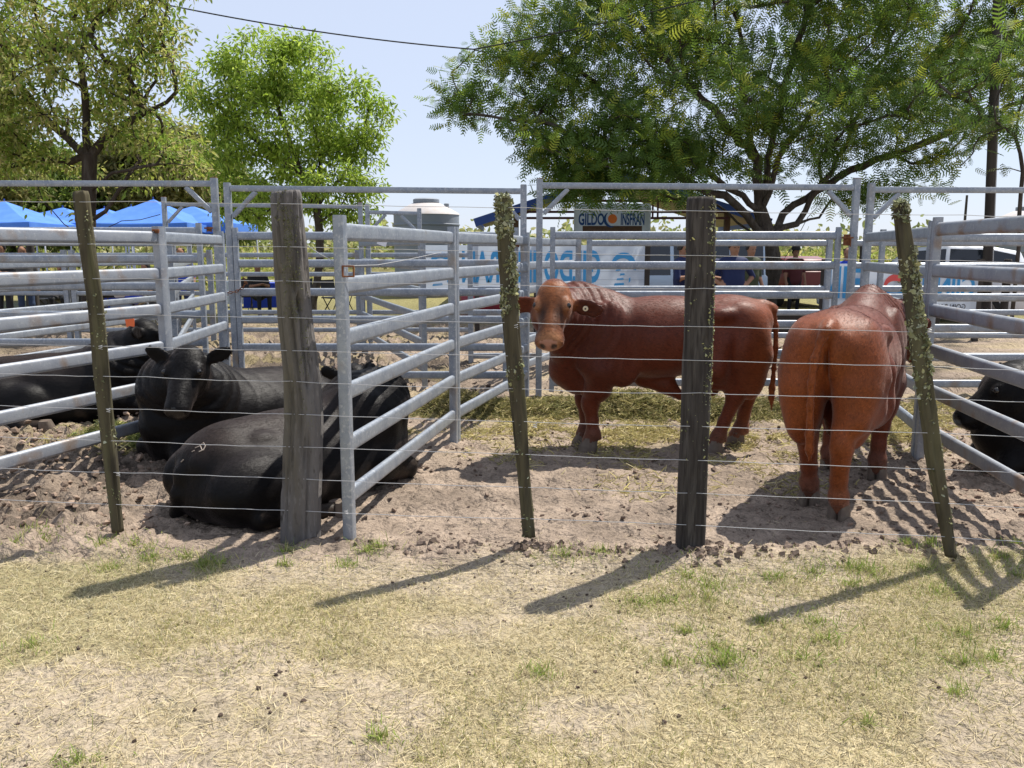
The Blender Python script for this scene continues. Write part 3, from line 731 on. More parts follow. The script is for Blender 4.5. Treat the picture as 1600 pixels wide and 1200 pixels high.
# divider inside the panel posts: clamp rings of the short left panel
# ================================================================ cattle (implicit surfaces turned into one skin each)
class SDF:
    def __init__(s, lo, hi, res):
        s.lo, s.res = np.array(lo, float), res
        n = np.ceil((np.array(hi) - s.lo) / res).astype(int) + 1
        s.ax = [s.lo[i] + np.arange(n[i]) * res for i in range(3)]
        s.D = np.full(n, .5, np.float32)
    def _box(s, lo, hi):
        sl = []
        for i in range(3):
            a = max(0, int(math.floor((lo[i] - s.lo[i]) / s.res))); b = min(len(s.ax[i]), int(math.ceil((hi[i] - s.lo[i]) / s.res)) + 1)
            if b <= a: return None
            sl.append(slice(a, b))
        return tuple(sl)
    def _pts(s, sl): return np.stack(np.meshgrid(*[s.ax[i][sl[i]] for i in range(3)], indexing='ij'), -1)
    def _mix(s, sl, d, k, sub):
        D = s.D[sl]
        if sub:
            h = np.clip(.5 - .5 * (D + d) / k, 0, 1); s.D[sl] = D * (1 - h) - d * h + k * h * (1 - h)
        else:
            h = np.clip(.5 + .5 * (d - D) / k, 0, 1); s.D[sl] = d * (1 - h) + D * h - k * h * (1 - h)
    def ell(s, c, r, k=.06, R=None, sub=False):
        c, r = np.array(c, float), np.array(r, float); m = r.max() + k + .03
        sl = s._box(c - m, c + m)
        if sl is None: return s
        q = s._pts(sl) - c
        if R is not None: q = q @ np.array(R)
        k0 = np.sqrt(((q / r) ** 2).sum(-1)); k1 = np.sqrt(((q / r ** 2) ** 2).sum(-1)) + 1e-6
        s._mix(sl, k0 * (k0 - 1) / k1, k, sub); return s
    def cone(s, a, b, ra, rb, k=.05, sub=False, sc=(1, 1, 1)):
        a, b = np.array(a, float), np.array(b, float); m = max(ra, rb) * max(1, 1 / min(sc)) + k + .03
        sl = s._box(np.minimum(a, b) - m, np.maximum(a, b) + m)
        if sl is None: return s
        p = s._pts(sl); ab = b - a
        t = np.clip(((p - a) @ ab) / (ab @ ab), 0, 1)
        q = (p - a - t[..., None] * ab) * np.array(sc)
        s._mix(sl, np.sqrt((q ** 2).sum(-1)) - (ra + (rb - ra) * t), k, sub); return s
    def chain(s, pts, rs, k=.05, sc=(1, 1, 1)):
        for i in range(len(pts) - 1): s.cone(pts[i], pts[i + 1], rs[i], rs[i + 1], k, False, sc)
        return s
    def warp(s, f):
        p = np.stack(np.meshgrid(*s.ax, indexing='ij'), -1)
        near = np.abs(s.D) < .06
        s.D[near] += f(p[near]).astype(np.float32); return s
    def floor(s, z=0.0, k=.03):
        d = np.broadcast_to((z - s.ax[2])[None, None, :], s.D.shape)
        h = np.clip(.5 - .5 * (d - s.D) / k, 0, 1); s.D = (d * (1 - h) + s.D * h + k * h * (1 - h)).astype(np.float32); return s
    def surface(s):
        D = s.D; S = D < 0
        n = np.array(D.shape) - 1
        cor = [(i, j, k) for i in (0, 1) for j in (0, 1) for k in (0, 1)]
        cs = lambda A, c: A[c[0]:c[0] + n[0], c[1]:c[1] + n[1], c[2]:c[2] + n[2]]
        cnt = sum(cs(S, c).astype(np.int8) for c in cor)
        act = (cnt > 0) & (cnt < 8)
        I = np.argwhere(act)
        vals = np.stack([D[I[:, 0] + c[0], I[:, 1] + c[1], I[:, 2] + c[2]] for c in cor], 1)
        acc = np.zeros((len(I), 3)); num = np.zeros(len(I))
        for e1 in range(8):
            for e2 in range(e1 + 1, 8):
                d = np.array(cor[e2]) - np.array(cor[e1])
                if abs(d).sum() != 1: continue
                a, b = vals[:, e1], vals[:, e2]; x = (a < 0) != (b < 0)
                t = np.where(x, a / np.where(x, a - b, 1), 0)
                acc += np.where(x[:, None], np.array(cor[e1]) + t[:, None] * d, 0); num += x
        V = s.lo + (I + acc / num[:, None]) * s.res
        idx = np.full(n, -1, np.int64); idx[tuple(I.T)] = np.arange(len(I))
        F = []
        for ax in range(3):
            o = [(1, 2), (2, 0), (0, 1)][ax]
            a = [slice(None)] * 3; b = [slice(None)] * 3
            a[ax] = slice(0, -1); b[ax] = slice(1, None)
            E = np.argwhere(S[tuple(a)] != S[tuple(b)])
            E = E[(E[:, o[0]] > 0) & (E[:, o[1]] > 0) & (E[:, o[0]] < n[o[0]]) & (E[:, o[1]] < n[o[1]])]
            s0 = S[tuple(E.T)]
            def ci(d0, d1):
                q = E.copy(); q[:, o[0]] -= d0; q[:, o[1]] -= d1; return idx[tuple(q.T)]
            Q = np.stack([ci(1, 1), ci(0, 1), ci(0, 0), ci(1, 0)], 1)
            Q[~s0] = Q[~s0][:, ::-1]
            F.append(Q)
        F = np.concatenate(F); F = F[(F >= 0).all(1)]
        return V, F
def frame3(f, up=(0, 0, 1)):
    f = np.array(f, float); f /= np.linalg.norm(f)
    l = np.cross(up, f); l /= np.linalg.norm(l)
    return np.stack([f, l, np.cross(f, l)], 1)       # columns: forward, left, dorsal

def add_head(s, H, f, ear=((.0, 1, -.35), (.0, -1, -.35)), up=(0, 0, 1), hs=1.0, es=1.0, mw=1.0, eb=(.055, .118, -.115)):
    """H: poll position, f: from poll to muzzle"""
    R = frame3(f, up); T = lambda p: np.array(H) + R @ (np.array(p, float) * hs)
    E = lambda c, r, k=.04, sub=False, RR=None: s.ell(T(c), np.array(r) * hs, k, R if RR is None else RR, sub)
    C = lambda a, b, ra, rb, k=.04: s.cone(T(a), T(b), ra * hs, rb * hs, k)
    E((.09, 0, -.075), (.17, .138, .128), .05)
    E((.03, 0, -.015), (.11, .105, .080), .05)
    C((.12, 0, -.075), (.40, 0, -.085), .114, .080, .035)
    E((.27, 0, -.02), (.20, .050, .032), .04)
    E((.405, 0, -.085), (.080, .090 * mw, .074), .03)
    E((.448, 0, -.074), (.052, .088 * mw, .058), .025)
    for v in (-1, 1):
        C((.07, .045 * v, -.17), (.36, .02 * v, -.140), .070, .040, .03)
        E((.13, .072 * v, -.13), (.10, .045, .080), .03)
        E((.145, .105 * v, .0), (.055, .030, .030), .03)
        E((.165, .116 * v, -.005), (.038, .022, .026), .014)
        E((.168, .136 * v, .008), (.024, .016, .016), .008, True)
        E((.500, .044 * v, -.056), (.022, .018, .020), .008, True)
    E((.40, 0, -.155), (.060, .055, .035), .03)
    E((.43, 0, -.132), (.085, .10, .005), .008, True)
    # wrinkles above the nose
    tips = []
    for v, e in ((1, ear[0]), (-1, ear[1])):
        b = T((eb[0], eb[1] * v, eb[2])); d = R @ np.array(e, float); d /= np.linalg.norm(d)
        nrm = R @ np.array([.75, .15 * v, .45]); nrm -= d * (nrm @ d); nrm /= np.linalg.norm(nrm)
        RE = np.stack([d, np.cross(nrm, d), nrm], 1)
        s.cone(b - d * .02, b + d * .05, .036 * hs, .026 * hs, .03)
        s.ell(b + d * .125 * es, np.array([.118 * es, .064 * es, .021]), .018, RE)
        s.ell(b + d * .12 * es + nrm * .021, np.array([.094 * es, .046 * es, .011]), .010, RE, True)
        tips.append((b + d * .11 * es + nrm * .012, RE, b, d))
    eyes = [T((.168, .118 * v, .003)) for v in (1, -1)]
    return dict(T=T, R=R, hs=hs, eyes=eyes, ears=tips, muzzle=T((.48, 0, -.07)))

def finish_bull(s, name, label, loc, rotz, head, colour, m, hooves, tags, cat='bull', eye=True):
    V, F = s.surface()
    root = thing(name, label, cat, loc, rotz)
    col = colour(V)
    # smooth the lattice a little
    me = fast_mesh('body', V, F, np.clip(col, .001, 1), True)
    me.materials.append(m); me.materials.append(M['wet_nose'])
    q = (V - head['T']((0, 0, 0))) @ head['R'] / head['hs']; fc = q[F].mean(1)
    wet = (fc[:, 0] > .468) & (np.abs(fc[:, 1]) < .066) & (fc[:, 2] > -.118)
    me.polygons.foreach_set('material_index', wet.astype(np.int32))
    link('body', me, None, root)
    nv = np.zeros(len(V) * 3, np.float32); me.vertices.foreach_get('normal', nv); nv = nv.reshape(-1, 3)
    r = np.random.default_rng(len(V)); k = r.integers(0, len(V), 46000); k = k[(V[k, 2] > .10) & ~((np.abs(q[k, 1]) < .075) & (q[k, 0] > .44))]
    flow = np.tile([-1., 0, -.45], (len(k), 1)) + r.normal(0, .22, (len(k), 3)); n_ = nv[k]
    flow -= n_ * (flow * n_).sum(1, keepdims=True); flow = flow / (np.linalg.norm(flow, axis=1, keepdims=True) + 1e-6) + n_ * .10
    side = np.cross(flow, n_); side /= np.linalg.norm(side, axis=1, keepdims=True) + 1e-6
    p0 = V[k] + r.normal(0, .005, (len(k), 3)); p0 -= n_ * ((p0 - V[k]) * n_).sum(1, keepdims=True)
    Lh = r.uniform(.012, .028, len(k))[:, None]; w = r.uniform(.0010, .0022, len(k))[:, None]
    T3 = np.stack([p0 - side * w, p0 + side * w, p0 + flow * Lh], 1).reshape(-1, 3)
    hc = np.repeat(np.clip(col[k], .001, 1) * (r.uniform(.55, 1.65, (len(k), 1))), 3, 0)
    link('coat_hair', fast_mesh('coat_hair', T3, np.arange(len(T3)).reshape(-1, 3), hc), m, root, kind='stuff')
    for e in head['eyes']:
        mb = MB()
        rings = []
        for a in np.linspace(-1.45, 1.45, 9):
            rings.append([Vector(e) + Vector((.0245 * math.cos(a) * math.cos(q), .0245 * math.cos(a) * math.sin(q), .0245 * math.sin(a))) for q in np.linspace(0, 2 * math.pi, 13)[:-1]])
        mb.loft(rings); mb.build('eye', M['eye'], root, True)
    for (p, d) in hooves:
        # cloven hoof: two claws side by side
        p = np.array(p, float); d = np.array(d, float); d[2] = 0; d /= np.linalg.norm(d); l = np.array([-d[1], d[0], 0])
        mb = MB()
        for v in (-1, 1):
            c = p + l * .031 * v
            rings = []
            for z, fr, bk, w in ((-.02, .100, -.062, .036), (.012, .096, -.062, .036), (.055, .068, -.060, .034), (.105, .046, -.052, .030)):
                n = 10; ring = []
                for q in np.linspace(0, 2 * math.pi, n + 1)[:-1]:
                    x = (fr + bk) / 2 + (fr - bk) / 2 * math.cos(q); y = w * math.sin(q)
                    ring.append(Vector(c + d * x + l * y + np.array([0, 0, z])))
                rings.append(ring)
            mb.loft(rings)
        mb.build('hoof', M['hoof'], root, True)
    for (which, colr, shape) in tags:
        p, RE, b, d = head['ears'][which]
        mb = MB()
        if shape == 'round':
            n = RE[:, 2]; x, y = RE[:, 0], RE[:, 1]
            for r0, r1, h in ((.006, .022, .004),):
                A = [Vector(p + (x * math.cos(q) + y * math.sin(q)) * .021 + n * .006) for q in np.linspace(0, 2 * math.pi, 17)[:-1]]
                B = [v + Vector(n) * .005 for v in A]; C2 = [Vector(p + (x * math.cos(q) + y * math.sin(q)) * .010 + n * .012) for q in np.linspace(0, 2 * math.pi, 17)[:-1]]
                mb.loft([A, B, C2])
            mb.build('ear_tag', M[colr], root, True)
            mb = MB(); A = [Vector(p + (x * math.cos(q) + y * math.sin(q)) * .007 + n * .0135) for q in np.linspace(0, 2 * math.pi, 11)[:-1]]
            mb.loft([A, [v + Vector(n) * .003 for v in A]]); mb.build('tag_button', M['tag_dark'], root)
        else:
            t, n = shape if isinstance(shape, tuple) else (np.array([0, 0, -1.]), RE[:, 2])
            t = np.array(t, float); t /= np.linalg.norm(t); n = np.array(n, float); n -= t * (n @ t); n /= np.linalg.norm(n); sx = np.cross(t, n)
            o = p + n * .012
            prof = [(-.012, 0), (.012, 0), (.034, .028), (.034, .085), (-.034, .085), (-.034, .028)]
            A = [Vector(o + sx * a + t * q) for a, q in prof]
            mb.loft([A, [v + Vector(n) * .004 for v in A]]); mb.build('ear_tag', M[colr], root)
    return root

def hw(s, head, seed):
    o, R = head['T']((0, 0, 0)), head['R']
    def f(p):
        q = (p - o) @ R; near = (np.abs(q[:, 1]) < .16) & (q[:, 0] > -.12) & (q[:, 0] < .56) & (np.abs(q[:, 2]) < .3)
        curl = .006 * (fbm(q[:, 0] * 38, q[:, 1] * 38, 3, seed) - .5) * sstep(.18, .02, q[:, 0])
        crease = .0016 * np.sin(q[:, 0] * 150 + 30 * q[:, 1] ** 2) * np.exp(-((q[:, 0] - .345) / .045) ** 2)
        return np.where(near, curl + crease, 0)
    s.warp(f)

def standing(H, f, ears, fl, hl, neck, seedw, tail):
    """fl, hl: foot positions (front left, front right), (hind left, hind right)"""
    s = SDF((-1.10, -.75, -.03), (1.85, 1.08, 1.62), .0138)
    s.ell((-.02, 0, .945), (.78, .30, .315), .06)
    s.ell((.08, 0, .875), (.55, .305, .28), .06)
    s.ell((-.05, 0, 1.08), (.62, .20, .15), .07)
    s.ell((.48, 0, .90), (.34, .265, .39), .07)
    s.ell((.60, 0, 1.14), (.30, .13, .18), .09)
    s.ell((.71, 0, 1.245), (.17, .105, .135), .09)
    s.ell((-.50, 0, 1.02), (.36, .265, .255), .06)
    s.ell((-.60, 0, 1.11), (.26, .235, .135), .07)
    s.ell((-.72, 0, 1.02), (.15, .20, .17), .06)
    for v, (ff, hf) in ((1, (fl[0], hl[0])), (-1, (fl[1], hl[1]))):
        s.ell((-.60, .170 * v, .88), (.235, .150, .34), .05)
        s.ell((-.69, .150 * v, .76), (.145, .128, .33), .05)
        s.ell((-.40, .20 * v, .78), (.15, .105, .24), .06)
        s.ell((-.42, .250 * v, 1.12), (.09, .055, .055), .07)                # hook bone
        s.ell((-.79, .105 * v, 1.07), (.06, .05, .06), .05)                  # pin bone
        s.ell((.46, .205 * v, .90), (.17, .095, .33), .05)
        s.ell((.60, .19 * v, .78), (.12, .09, .17), .05)
        s.ell((.35, .20 * v, .70), (.14, .08, .16), .05)
        # front leg
        k0 = np.array([ff[0] + .03, ff[1], .375])
        s.chain([(.52, .185 * v, .68), (.50 + (ff[0] - .5) * .5, .165 * v + (ff[1] - .165 * v) * .5, .52), k0 + [0, 0, .04]], [.130, .102, .072], .045)
        s.ell(k0, (.070, .064, .078), .03)
        s.chain([k0 - [0, 0, .02], (ff[0] + .012, ff[1], .24), (ff[0] + .005, ff[1], .14)], [.060, .051, .056], .025)
        s.ell((ff[0] + .002, ff[1], .135), (.064, .062, .055), .025)
        s.chain([(ff[0] + .005, ff[1], .13), (ff[0] + .03, ff[1], .075)], [.056, .065], .025)
        for q in (-1, 1): s.ell((ff[0] - .052, ff[1] + .027 * q, .105), (.019, .017, .022), .015)
        # hind leg: stifle forward, hock back
        hock = np.array([hf[0] - .13 + .10 * hf[2], hf[1] + .012 * v, .48])
        st = np.array([-.42 + .3 * (hf[0] + .6), .215 * v, .66])
        s.chain([(-.50, .19 * v, .86), st], [.175, .120], .06)
        s.ell(st, (.11, .085, .13), .04)
        s.chain([st + [-.04, 0, .03], hock + [.05, 0, .08]], [.150, .078], .04)
        s.chain([(-.73, .16 * v, .80), (-.73 + (hock[0] + .73) * .6, .165 * v, .62), hock + [-.015, 0, .04]], [.125, .080, .048], .04)
        s.ell(hock, (.082, .068, .095), .03)
        s.chain([hock + [.005, 0, -.03], (hf[0] - .05 + .04 * hf[2], hf[1], .25), (hf[0] - .015, hf[1], .145)], [.066, .051, .056], .025)
        s.ell((hf[0] - .012, hf[1], .145), (.064, .061, .058), .025)
        s.chain([(hf[0] - .01, hf[1], .13), (hf[0] + .025, hf[1], .075)], [.058, .066], .025)
        for q in (-1, 1): s.ell((hf[0] - .06, hf[1] + .025 * q, .105), (.018, .016, .02), .015)
    # brisket and dewlap, sheath, scrotum
    s.ell((.74, 0, .70), (.15, .12, .20), .06)
    s.chain([(.80, 0, .66), (.70, 0, .54), (.52, 0, .56)], [.09, .075, .08], .06)
    s.chain([(.16, 0, .57), (-.04, 0, .53), (-.16, 0, .44)], [.06, .065, .042], .07)
    s.ell((-.42, 0, .56), (.075, .065, .13), .04)
    # neck
    N = [np.array(q, float) for q in neck]
    rs = [.26, .225, .185, .155]
    for i in range(3): s.cone(N[i], N[i + 1], rs[i], rs[i + 1], .07)
    crest = [N[0] + [0, 0, .17], N[1] + [0, 0, .12], N[2] + [0, 0, .06]]
    s.chain(crest, [.13, .11, .09], .08)
    thr = [np.array([.80, 0, .66]), (N[1] + N[2]) / 2 - [0, 0, .22], N[3] - [0, 0, .12]]
    s.chain(thr, [.12, .085, .06], .09)
    head = add_head(s, H, f, ears, hs=1.03, mw=1.16, es=1.10)
    # tail
    s.chain(tail, [.040, .032, .024, .021, .019, .019, .026, .024, .005][:len(tail)], .02)
    s.ell((-.80, 0, 1.17), (.12, .045, .05), .05)
    # cleft between the hind quarters
    s.ell((-.86, 0, .80), (.10, .014, .26), .05, sub=True)
    for v in (-1, 1):
        s.ell((-.52, .36 * v, .84), (.03, .05, .24), .10, sub=True)
        s.ell((.26, .345 * v, .86), (.03, .05, .28), .10, sub=True)
        s.ell((-.10, .28 * v, .60), (.22, .05, .03), .08, sub=True)
    # folds of the neck skin, soft muscle relief
    nd = N[3] - N[0]; nd /= np.linalg.norm(nd)
    sh_ = lambda p: np.clip(1 - np.abs(p[:, 0] - .38) / .34, 0, 1) * sstep(.60, .85, p[:, 2]) * sstep(1.25, 1.05, p[:, 2])
    def folds(p):
        t = (p - N[0]) @ nd
        m = np.clip(1 - np.abs(t - .22) / .30, 0, 1) * np.clip((p[:, 2] - .62) / .2, 0, 1)
        ph = t * 95 + p[:, 2] * 9 + 3.0 * fbm(p[:, 0] * 4 + p[:, 1] * 3, p[:, 2] * 4, 2, seedw)
        w = (np.sin(ph) * .5 + .5) ** 3
        rib = np.clip(1 - np.abs(p[:, 0] + .05) / .45, 0, 1) * np.clip(1 - np.abs(p[:, 2] - .9) / .3, 0, 1)
        return m * (.013 * w - .004) + .004 * (fbm(p[:, 0] * 5 + p[:, 1] * 2, p[:, 2] * 5, 3, seedw + 1) - .5) + rib * .0028 * np.sin(p[:, 0] * 44 + p[:, 2] * 8 + 4 * fbm(p[:, 0] * 3, p[:, 2] * 3, 2, seedw + 5)) + .010 * (fbm(p[:, 0] * 2.6 + 5, p[:, 2] * 2.6 + p[:, 1] * 2, 3, seedw + 7) - .5) + .005 * sh_(p) * ((np.sin(p[:, 0] * 70 + p[:, 2] * 14 + 5 * fbm(p[:, 0] * 5, p[:, 2] * 4, 2, seedw + 9)) * .5 + .5) ** 4)
    hw(s, head, seedw)
    s.warp(folds)
    hooves = [((fl[0][0] + .03, fl[0][1], 0), (1, 0.05, 0)), ((fl[1][0] + .03, fl[1][1], 0), (1, -.05, 0)), ((hl[0][0] + .02, hl[0][1], 0), (1, .08, 0)), ((hl[1][0] + .02, hl[1][1], 0), (1, -.08, 0))]
    return s, head, hooves

def lying(H, f, ears, neck, side=1, seedw=1, up=(0, 0, 1), hs=1.0, fat=1.0, hind=True):
    """resting on the brisket; side = +1 when the hind legs come out on the bull's left"""
    s = SDF((-1.25, -.95, -.10), (1.75, .95, 1.35), .015)
    Y = side
    s.ell((-.05, -.02 * Y, .29), (.74, .40 * fat, .33), .07)
    s.ell((.30, 0, .36), (.46, .32, .35), .07)
    s.ell((.50, 0, .56), (.32, .15, .20), .10)
    s.ell((-.55, -.04 * Y, .32), (.34, .32, .29), .07)
    s.ell((-.62, -.05 * Y, .40), (.22, .20, .16), .08)
    s.ell((-.15, -.03 * Y, .54), (.50, .14, .10), .1)
    for v in (-1, 1):
        s.ell((-.42, .21 * v - .04 * Y, .49), (.10, .065, .07), .05)
        s.ell((-.80, .10 * v - .04 * Y, .40), (.06, .05, .06), .05)
    # folded hind legs
    s.ell((-.54, .27 * Y, .22), (.34, .21, .25), .07)
    s.ell((-.10, .22 * Y, .15), (.62, .22, .19), .08)
    s.ell((-.62, -.02 * Y, .16), (.28, .34, .20), .08)
    s.ell((-.28, .38 * Y, .22), (.17, .11, .18), .06)
    s.chain([(-.26, .38 * Y, .20), (-.62, .42 * Y, .07)], [.11, .07], .05)
    s.chain([(-.62, .42 * Y, .06), (-.28, .50 * Y, .045), (-.16, .52 * Y, .04)], [.062, .052, .054], .03)
    s.ell((-.58, -.32 * Y, .24), (.30, .14, .23), .08)
    # shoulders and folded forelegs
    for v in (-1, 1):
        s.ell((.45, .25 * v, .40), (.20, .12, .30), .07)
        s.ell((.40, .30 * v, .20), (.16, .10, .14), .06)
        s.chain([(.46, .28 * v, .20), (.74, .24 * v, .11)], [.125, .082], .05)
        s.ell((.76, .24 * v, .10), (.080, .070, .080), .04)
        s.chain([(.76, .23 * v, .07), (.50, .20 * v, .055)], [.058, .050], .03)
    s.ell((.64, 0, .30), (.22, .27, .28), .09)
    s.ell((.68, 0, .12), (.17, .20, .16), .08)
    N = [np.array(q, float) for q in neck]
    rs = [.31, .265, .195, .135]
    for i in range(3): s.cone(N[i], N[i + 1], rs[i], rs[i + 1], .10)
    s.chain([N[0] + [0, 0, .16], N[1] + [0, 0, .11], N[2] + [0, 0, .06]], [.15, .12, .10], .1)
    s.chain([np.array([.80, 0, .30]), (N[1] + N[2]) / 2 - [0, 0, .22], N[3] - [0, 0, .12]], [.13, .09, .06], .09)
    head = add_head(s, H, f, ears, up, hs, es=.95, mw=.9, eb=(.02, .112, -.06))
    s.chain([(-.78, -.05 * Y, .44), (-.88, -.05 * Y, .34), (-.91, -.07 * Y, .2), (-.90, -.14 * Y, .06), (-.82, -.30 * Y, .02)], [.042, .034, .03, .026, .02], .06)
    nd = N[3] - N[0]; nd /= np.linalg.norm(nd)
    def folds(p):
        t = (p - N[0]) @ nd
        m = np.clip(1 - np.abs(t - .18) / .32, 0, 1) * np.clip((p[:, 2] - .25) / .2, 0, 1)
        ph = t * 80 + p[:, 2] * 7 + 3.2 * fbm(p[:, 0] * 3.5 + p[:, 1] * 3, p[:, 2] * 4, 2, seedw)
        w = (np.sin(ph) * .5 + .5) ** 3
        return m * (.013 * w - .004) + .012 * (fbm(p[:, 0] * 2.2 + 7, p[:, 2] * 2.4 + p[:, 1] * 2, 3, seedw + 6) - .5) + .008 * (fbm(p[:, 0] * 4 + p[:, 1] * 2.5, p[:, 2] * 4, 3, seedw + 1) - .5)
    hw(s, head, seedw)
    s.warp(folds); s.floor(-.03, .04)
    hooves = [((-.10, .53 * Y, -.012), (1, .1, 0))] if hind else []
    return s, head, hooves

M['wet_nose'] = mat('wet nose skin', (.02, .015, .015), .30, 0, .5, attr=True, bump=[(120, .5, .006)])
M['eye'] = mat('dark eye', (.008, .006, .005), .06, 0, .6)
M['hoof'] = mat('hoof horn', (.13, .10, .08), .6, 0, .3, mix=[(30, (.16, .13, .10), .45, .7, 4)], bump=[(60, .3, .003)])
M['tag_yellow'] = mat('cream tag', (.70, .62, .45), .4)
M['tag_dark'] = mat('dark tag stud', (.03, .025, .02), .5)
M['tag_orange'] = mat('orange tag', (.85, .16, .04), .45)
M['tag_red'] = mat('red tag', (.55, .05, .03), .45)
hair = [(26, .12, .012), (300, .45, .004)]
M['red_coat'] = mat('red coat', (.2, .07, .03), .46, 0, .20, attr=True, sheen=.22, mix=[(4, .72, .46, .70, 6), (90, 0.68, .46, .74, 4), (2.2, (.17, .10, .06), .68, .84, 8)], bump=hair, stretch=(.45, 1, .8))
M['black_coat'] = mat('black coat', (.01, .01, .01), .45, 0, .14, attr=True, sheen=.05, mix=[(5, 1.6, .5, .75, 6), (100, .6, .48, .74, 4), (3, (.040, .030, .024), .66, .88, 9)], bump=[(22, .25, .02), (300, .5, .004)], stretch=(.45, 1, .8))
def red_colour(head, tone):
    H = head['T']((.12, 0, -.05)); mz = head['T']((.44, 0, -.08)); R = head['R']; T = head['T']
    def f(V):
        n = fbm(V[:, 0] * 3 + V[:, 1] * 2, V[:, 2] * 3, 3, 91)[:, None]
        c = np.array([.118, .0245, .0092]) * tone * (.82 + .36 * n)
        # darker neck and shoulder
        d = np.exp(-(((V[:, 0] - .62) / .38) ** 2 + ((V[:, 2] - .95) / .42) ** 2))[:, None]
        c = c * (1 - d * np.array([.40, .42, .30]))
        # yellower along the back of the thighs, shanks and tail head
        h = sstep(-.50, -.88, V[:, 0])[:, None] * (.55 + .45 * tone)
        c = c * (1 - .60 * h) + np.array([.285, .076, .017]) * tone * .60 * h
        q = (V - np.array(head['T']((0, 0, 0)))) @ R / head['hs']
        hd = sstep(-.06, .03, q[:, 0]) * sstep(.42, .36, np.linalg.norm(V - H, axis=1)) * sstep(.20, .13, np.abs(q[:, 1])) * sstep(-.19, -.10, q[:, 2] - .10 * sstep(.15, .35, q[:, 0]))
        hd = hd[:, None]
        face = np.array([.225, .074, .023]) * (.85 + .3 * n)
        c = c * (1 - hd) + face * hd
        dark = (np.exp(-(((q[:, 0] - .24) / .10) ** 2 + ((np.abs(q[:, 1]) - .060) / .042) ** 2)) * sstep(-.15, -.08, q[:, 2]))[:, None]
        c = c * (1 - .78 * dark)
        lid = sum(sstep(.062, .030, np.linalg.norm(V - T((.168, .122 * v, .005)), axis=1)) for v in (-1, 1))[:, None]
        c = c * (1 - .7 * lid) + np.array([.36, .17, .085]) * .7 * lid
        muz = sstep(.115, .085, np.linalg.norm(V - mz, axis=1))[:, None]
        c = c * (1 - muz) + np.array([.35, .155, .065]) * muz
        nose = (sstep(.462, .478, q[:, 0]) * (np.abs(q[:, 1]) < .062) * (q[:, 2] > -.115))[:, None]
        c = c * (1 - .6 * nose) + np.array([.36, .175, .135]) * .6 * nose
        nos = sum(sstep(.032, .020, np.linalg.norm(V - T((.497, .044 * v, -.056)), axis=1)) for v in (-1, 1))[:, None]
        c = c * (1 - .9 * np.clip(nos, 0, 1))
        # dirty lower legs
        leg = sstep(.30, .06, V[:, 2])[:, None]
        c = c * (1 - .45 * leg) + np.array([.17, .10, .07]) * .45 * leg
        return c
    return f
def black_colour(head, brown):
    T = head['T']
    def f(V):
        n = fbm(V[:, 0] * 2.5 + V[:, 1] * 2, V[:, 2] * 3, 3, 93)[:, None]
        c = np.array([.0042, .0036, .0038]) * (.75 + .5 * n)
        b = (sstep(.35, .7, V[:, 2]) * sstep(.50, -.2, V[:, 0]))[:, None] * brown  # sun-bleached brown upper coat, also painting in the sunlit look of the back
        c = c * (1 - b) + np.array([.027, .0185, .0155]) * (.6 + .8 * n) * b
        dust = (sstep(.50, .62, fbm(V[:, 0] * 5, V[:, 2] * 5 + V[:, 1] * 4, 4, 95)) * sstep(.35, .02, V[:, 2]))[:, None]
        c = c * (1 - .25 * dust) + np.array([.12, .085, .06]) * .25 * dust
        nos = sum(sstep(.032, .020, np.linalg.norm(V - T((.497, .044 * v, -.056)), axis=1)) for v in (-1, 1))[:, None]
        return c * (1 - .8 * np.clip(nos, 0, 1))
    return f

# 1 the red bull standing side on, head turned to the camera (local x forward = to the left)
def brand(root, strokes):
    from mathutils.bvhtree import BVHTree
    body = [o for o in root.children if o.name.startswith('body')][0]
    me = body.data; n = len(me.vertices); co = np.zeros(n * 3, np.float32); me.vertices.foreach_get('co', co)
    bv = BVHTree.FromPolygons([tuple(v) for v in co.reshape(-1, 3).tolist()], [tuple(p.vertices) for p in me.polygons])
    Mw = Matrix.Translation(root.location) @ Matrix.Rotation(root.rotation_euler.z, 4, 'Z') @ Matrix.Scale(root.scale[0], 4); Mi = Mw.inverted()
    o = Mi @ Vector((0, 0, CAM_H)); mb = MB()
    for st in strokes:
        pts = []
        for px, py in st:
            d = (Mi @ (Vector((0, 0, CAM_H)) + Vector(_ray(px, py)))) - o
            h = bv.ray_cast(o, d.normalized())
            if h[0] is not None: pts.append(h[0] + h[1] * .001)
        if len(pts) > 1: mb.tube(pts, .004, 5)
    if mb.v: mb.build('brand_mark', M['brand'], root, True)
M['brand'] = mat('brand scar', (.30, .25, .21), .8)
def bull_red_side():
    cx, cy = 1.235, 6.80
    H = (.905, .42, 1.345); f = (.11, .66, -.74)
    neck = [(.55, 0, 1.0), (.76, .08, 1.07), (.87, .22, 1.10), (.93, .34, 1.13)]
    fl = ((.56, .09), (.60, -.13)); hl = ((-.44, .17, 0.0), (-.70, -.15, .5))
    tail = [(-.80, 0, 1.19), (-.88, .02, 1.14), (-.905, .04, 1.02), (-.91, .06, .85), (-.90, .07, .68), (-.895, .08, .60), (-.89, .08, .52), (-.89, .08, .44), (-.895, .08, .33)]
    s, head, hooves = standing(H, f, ((.14, 1, -.22), (.05, -1, -.1)), fl, hl, neck, 3, tail)
    finish_bull(s, 'red_bull', 'reddish brown bull standing side on with its tan face turned to the camera', (cx, cy, .012), math.pi - .02, head, red_colour(head, 1.0), M['red_coat'], hooves, [(0, 'tag_yellow', 'round')])
bull_red_side()
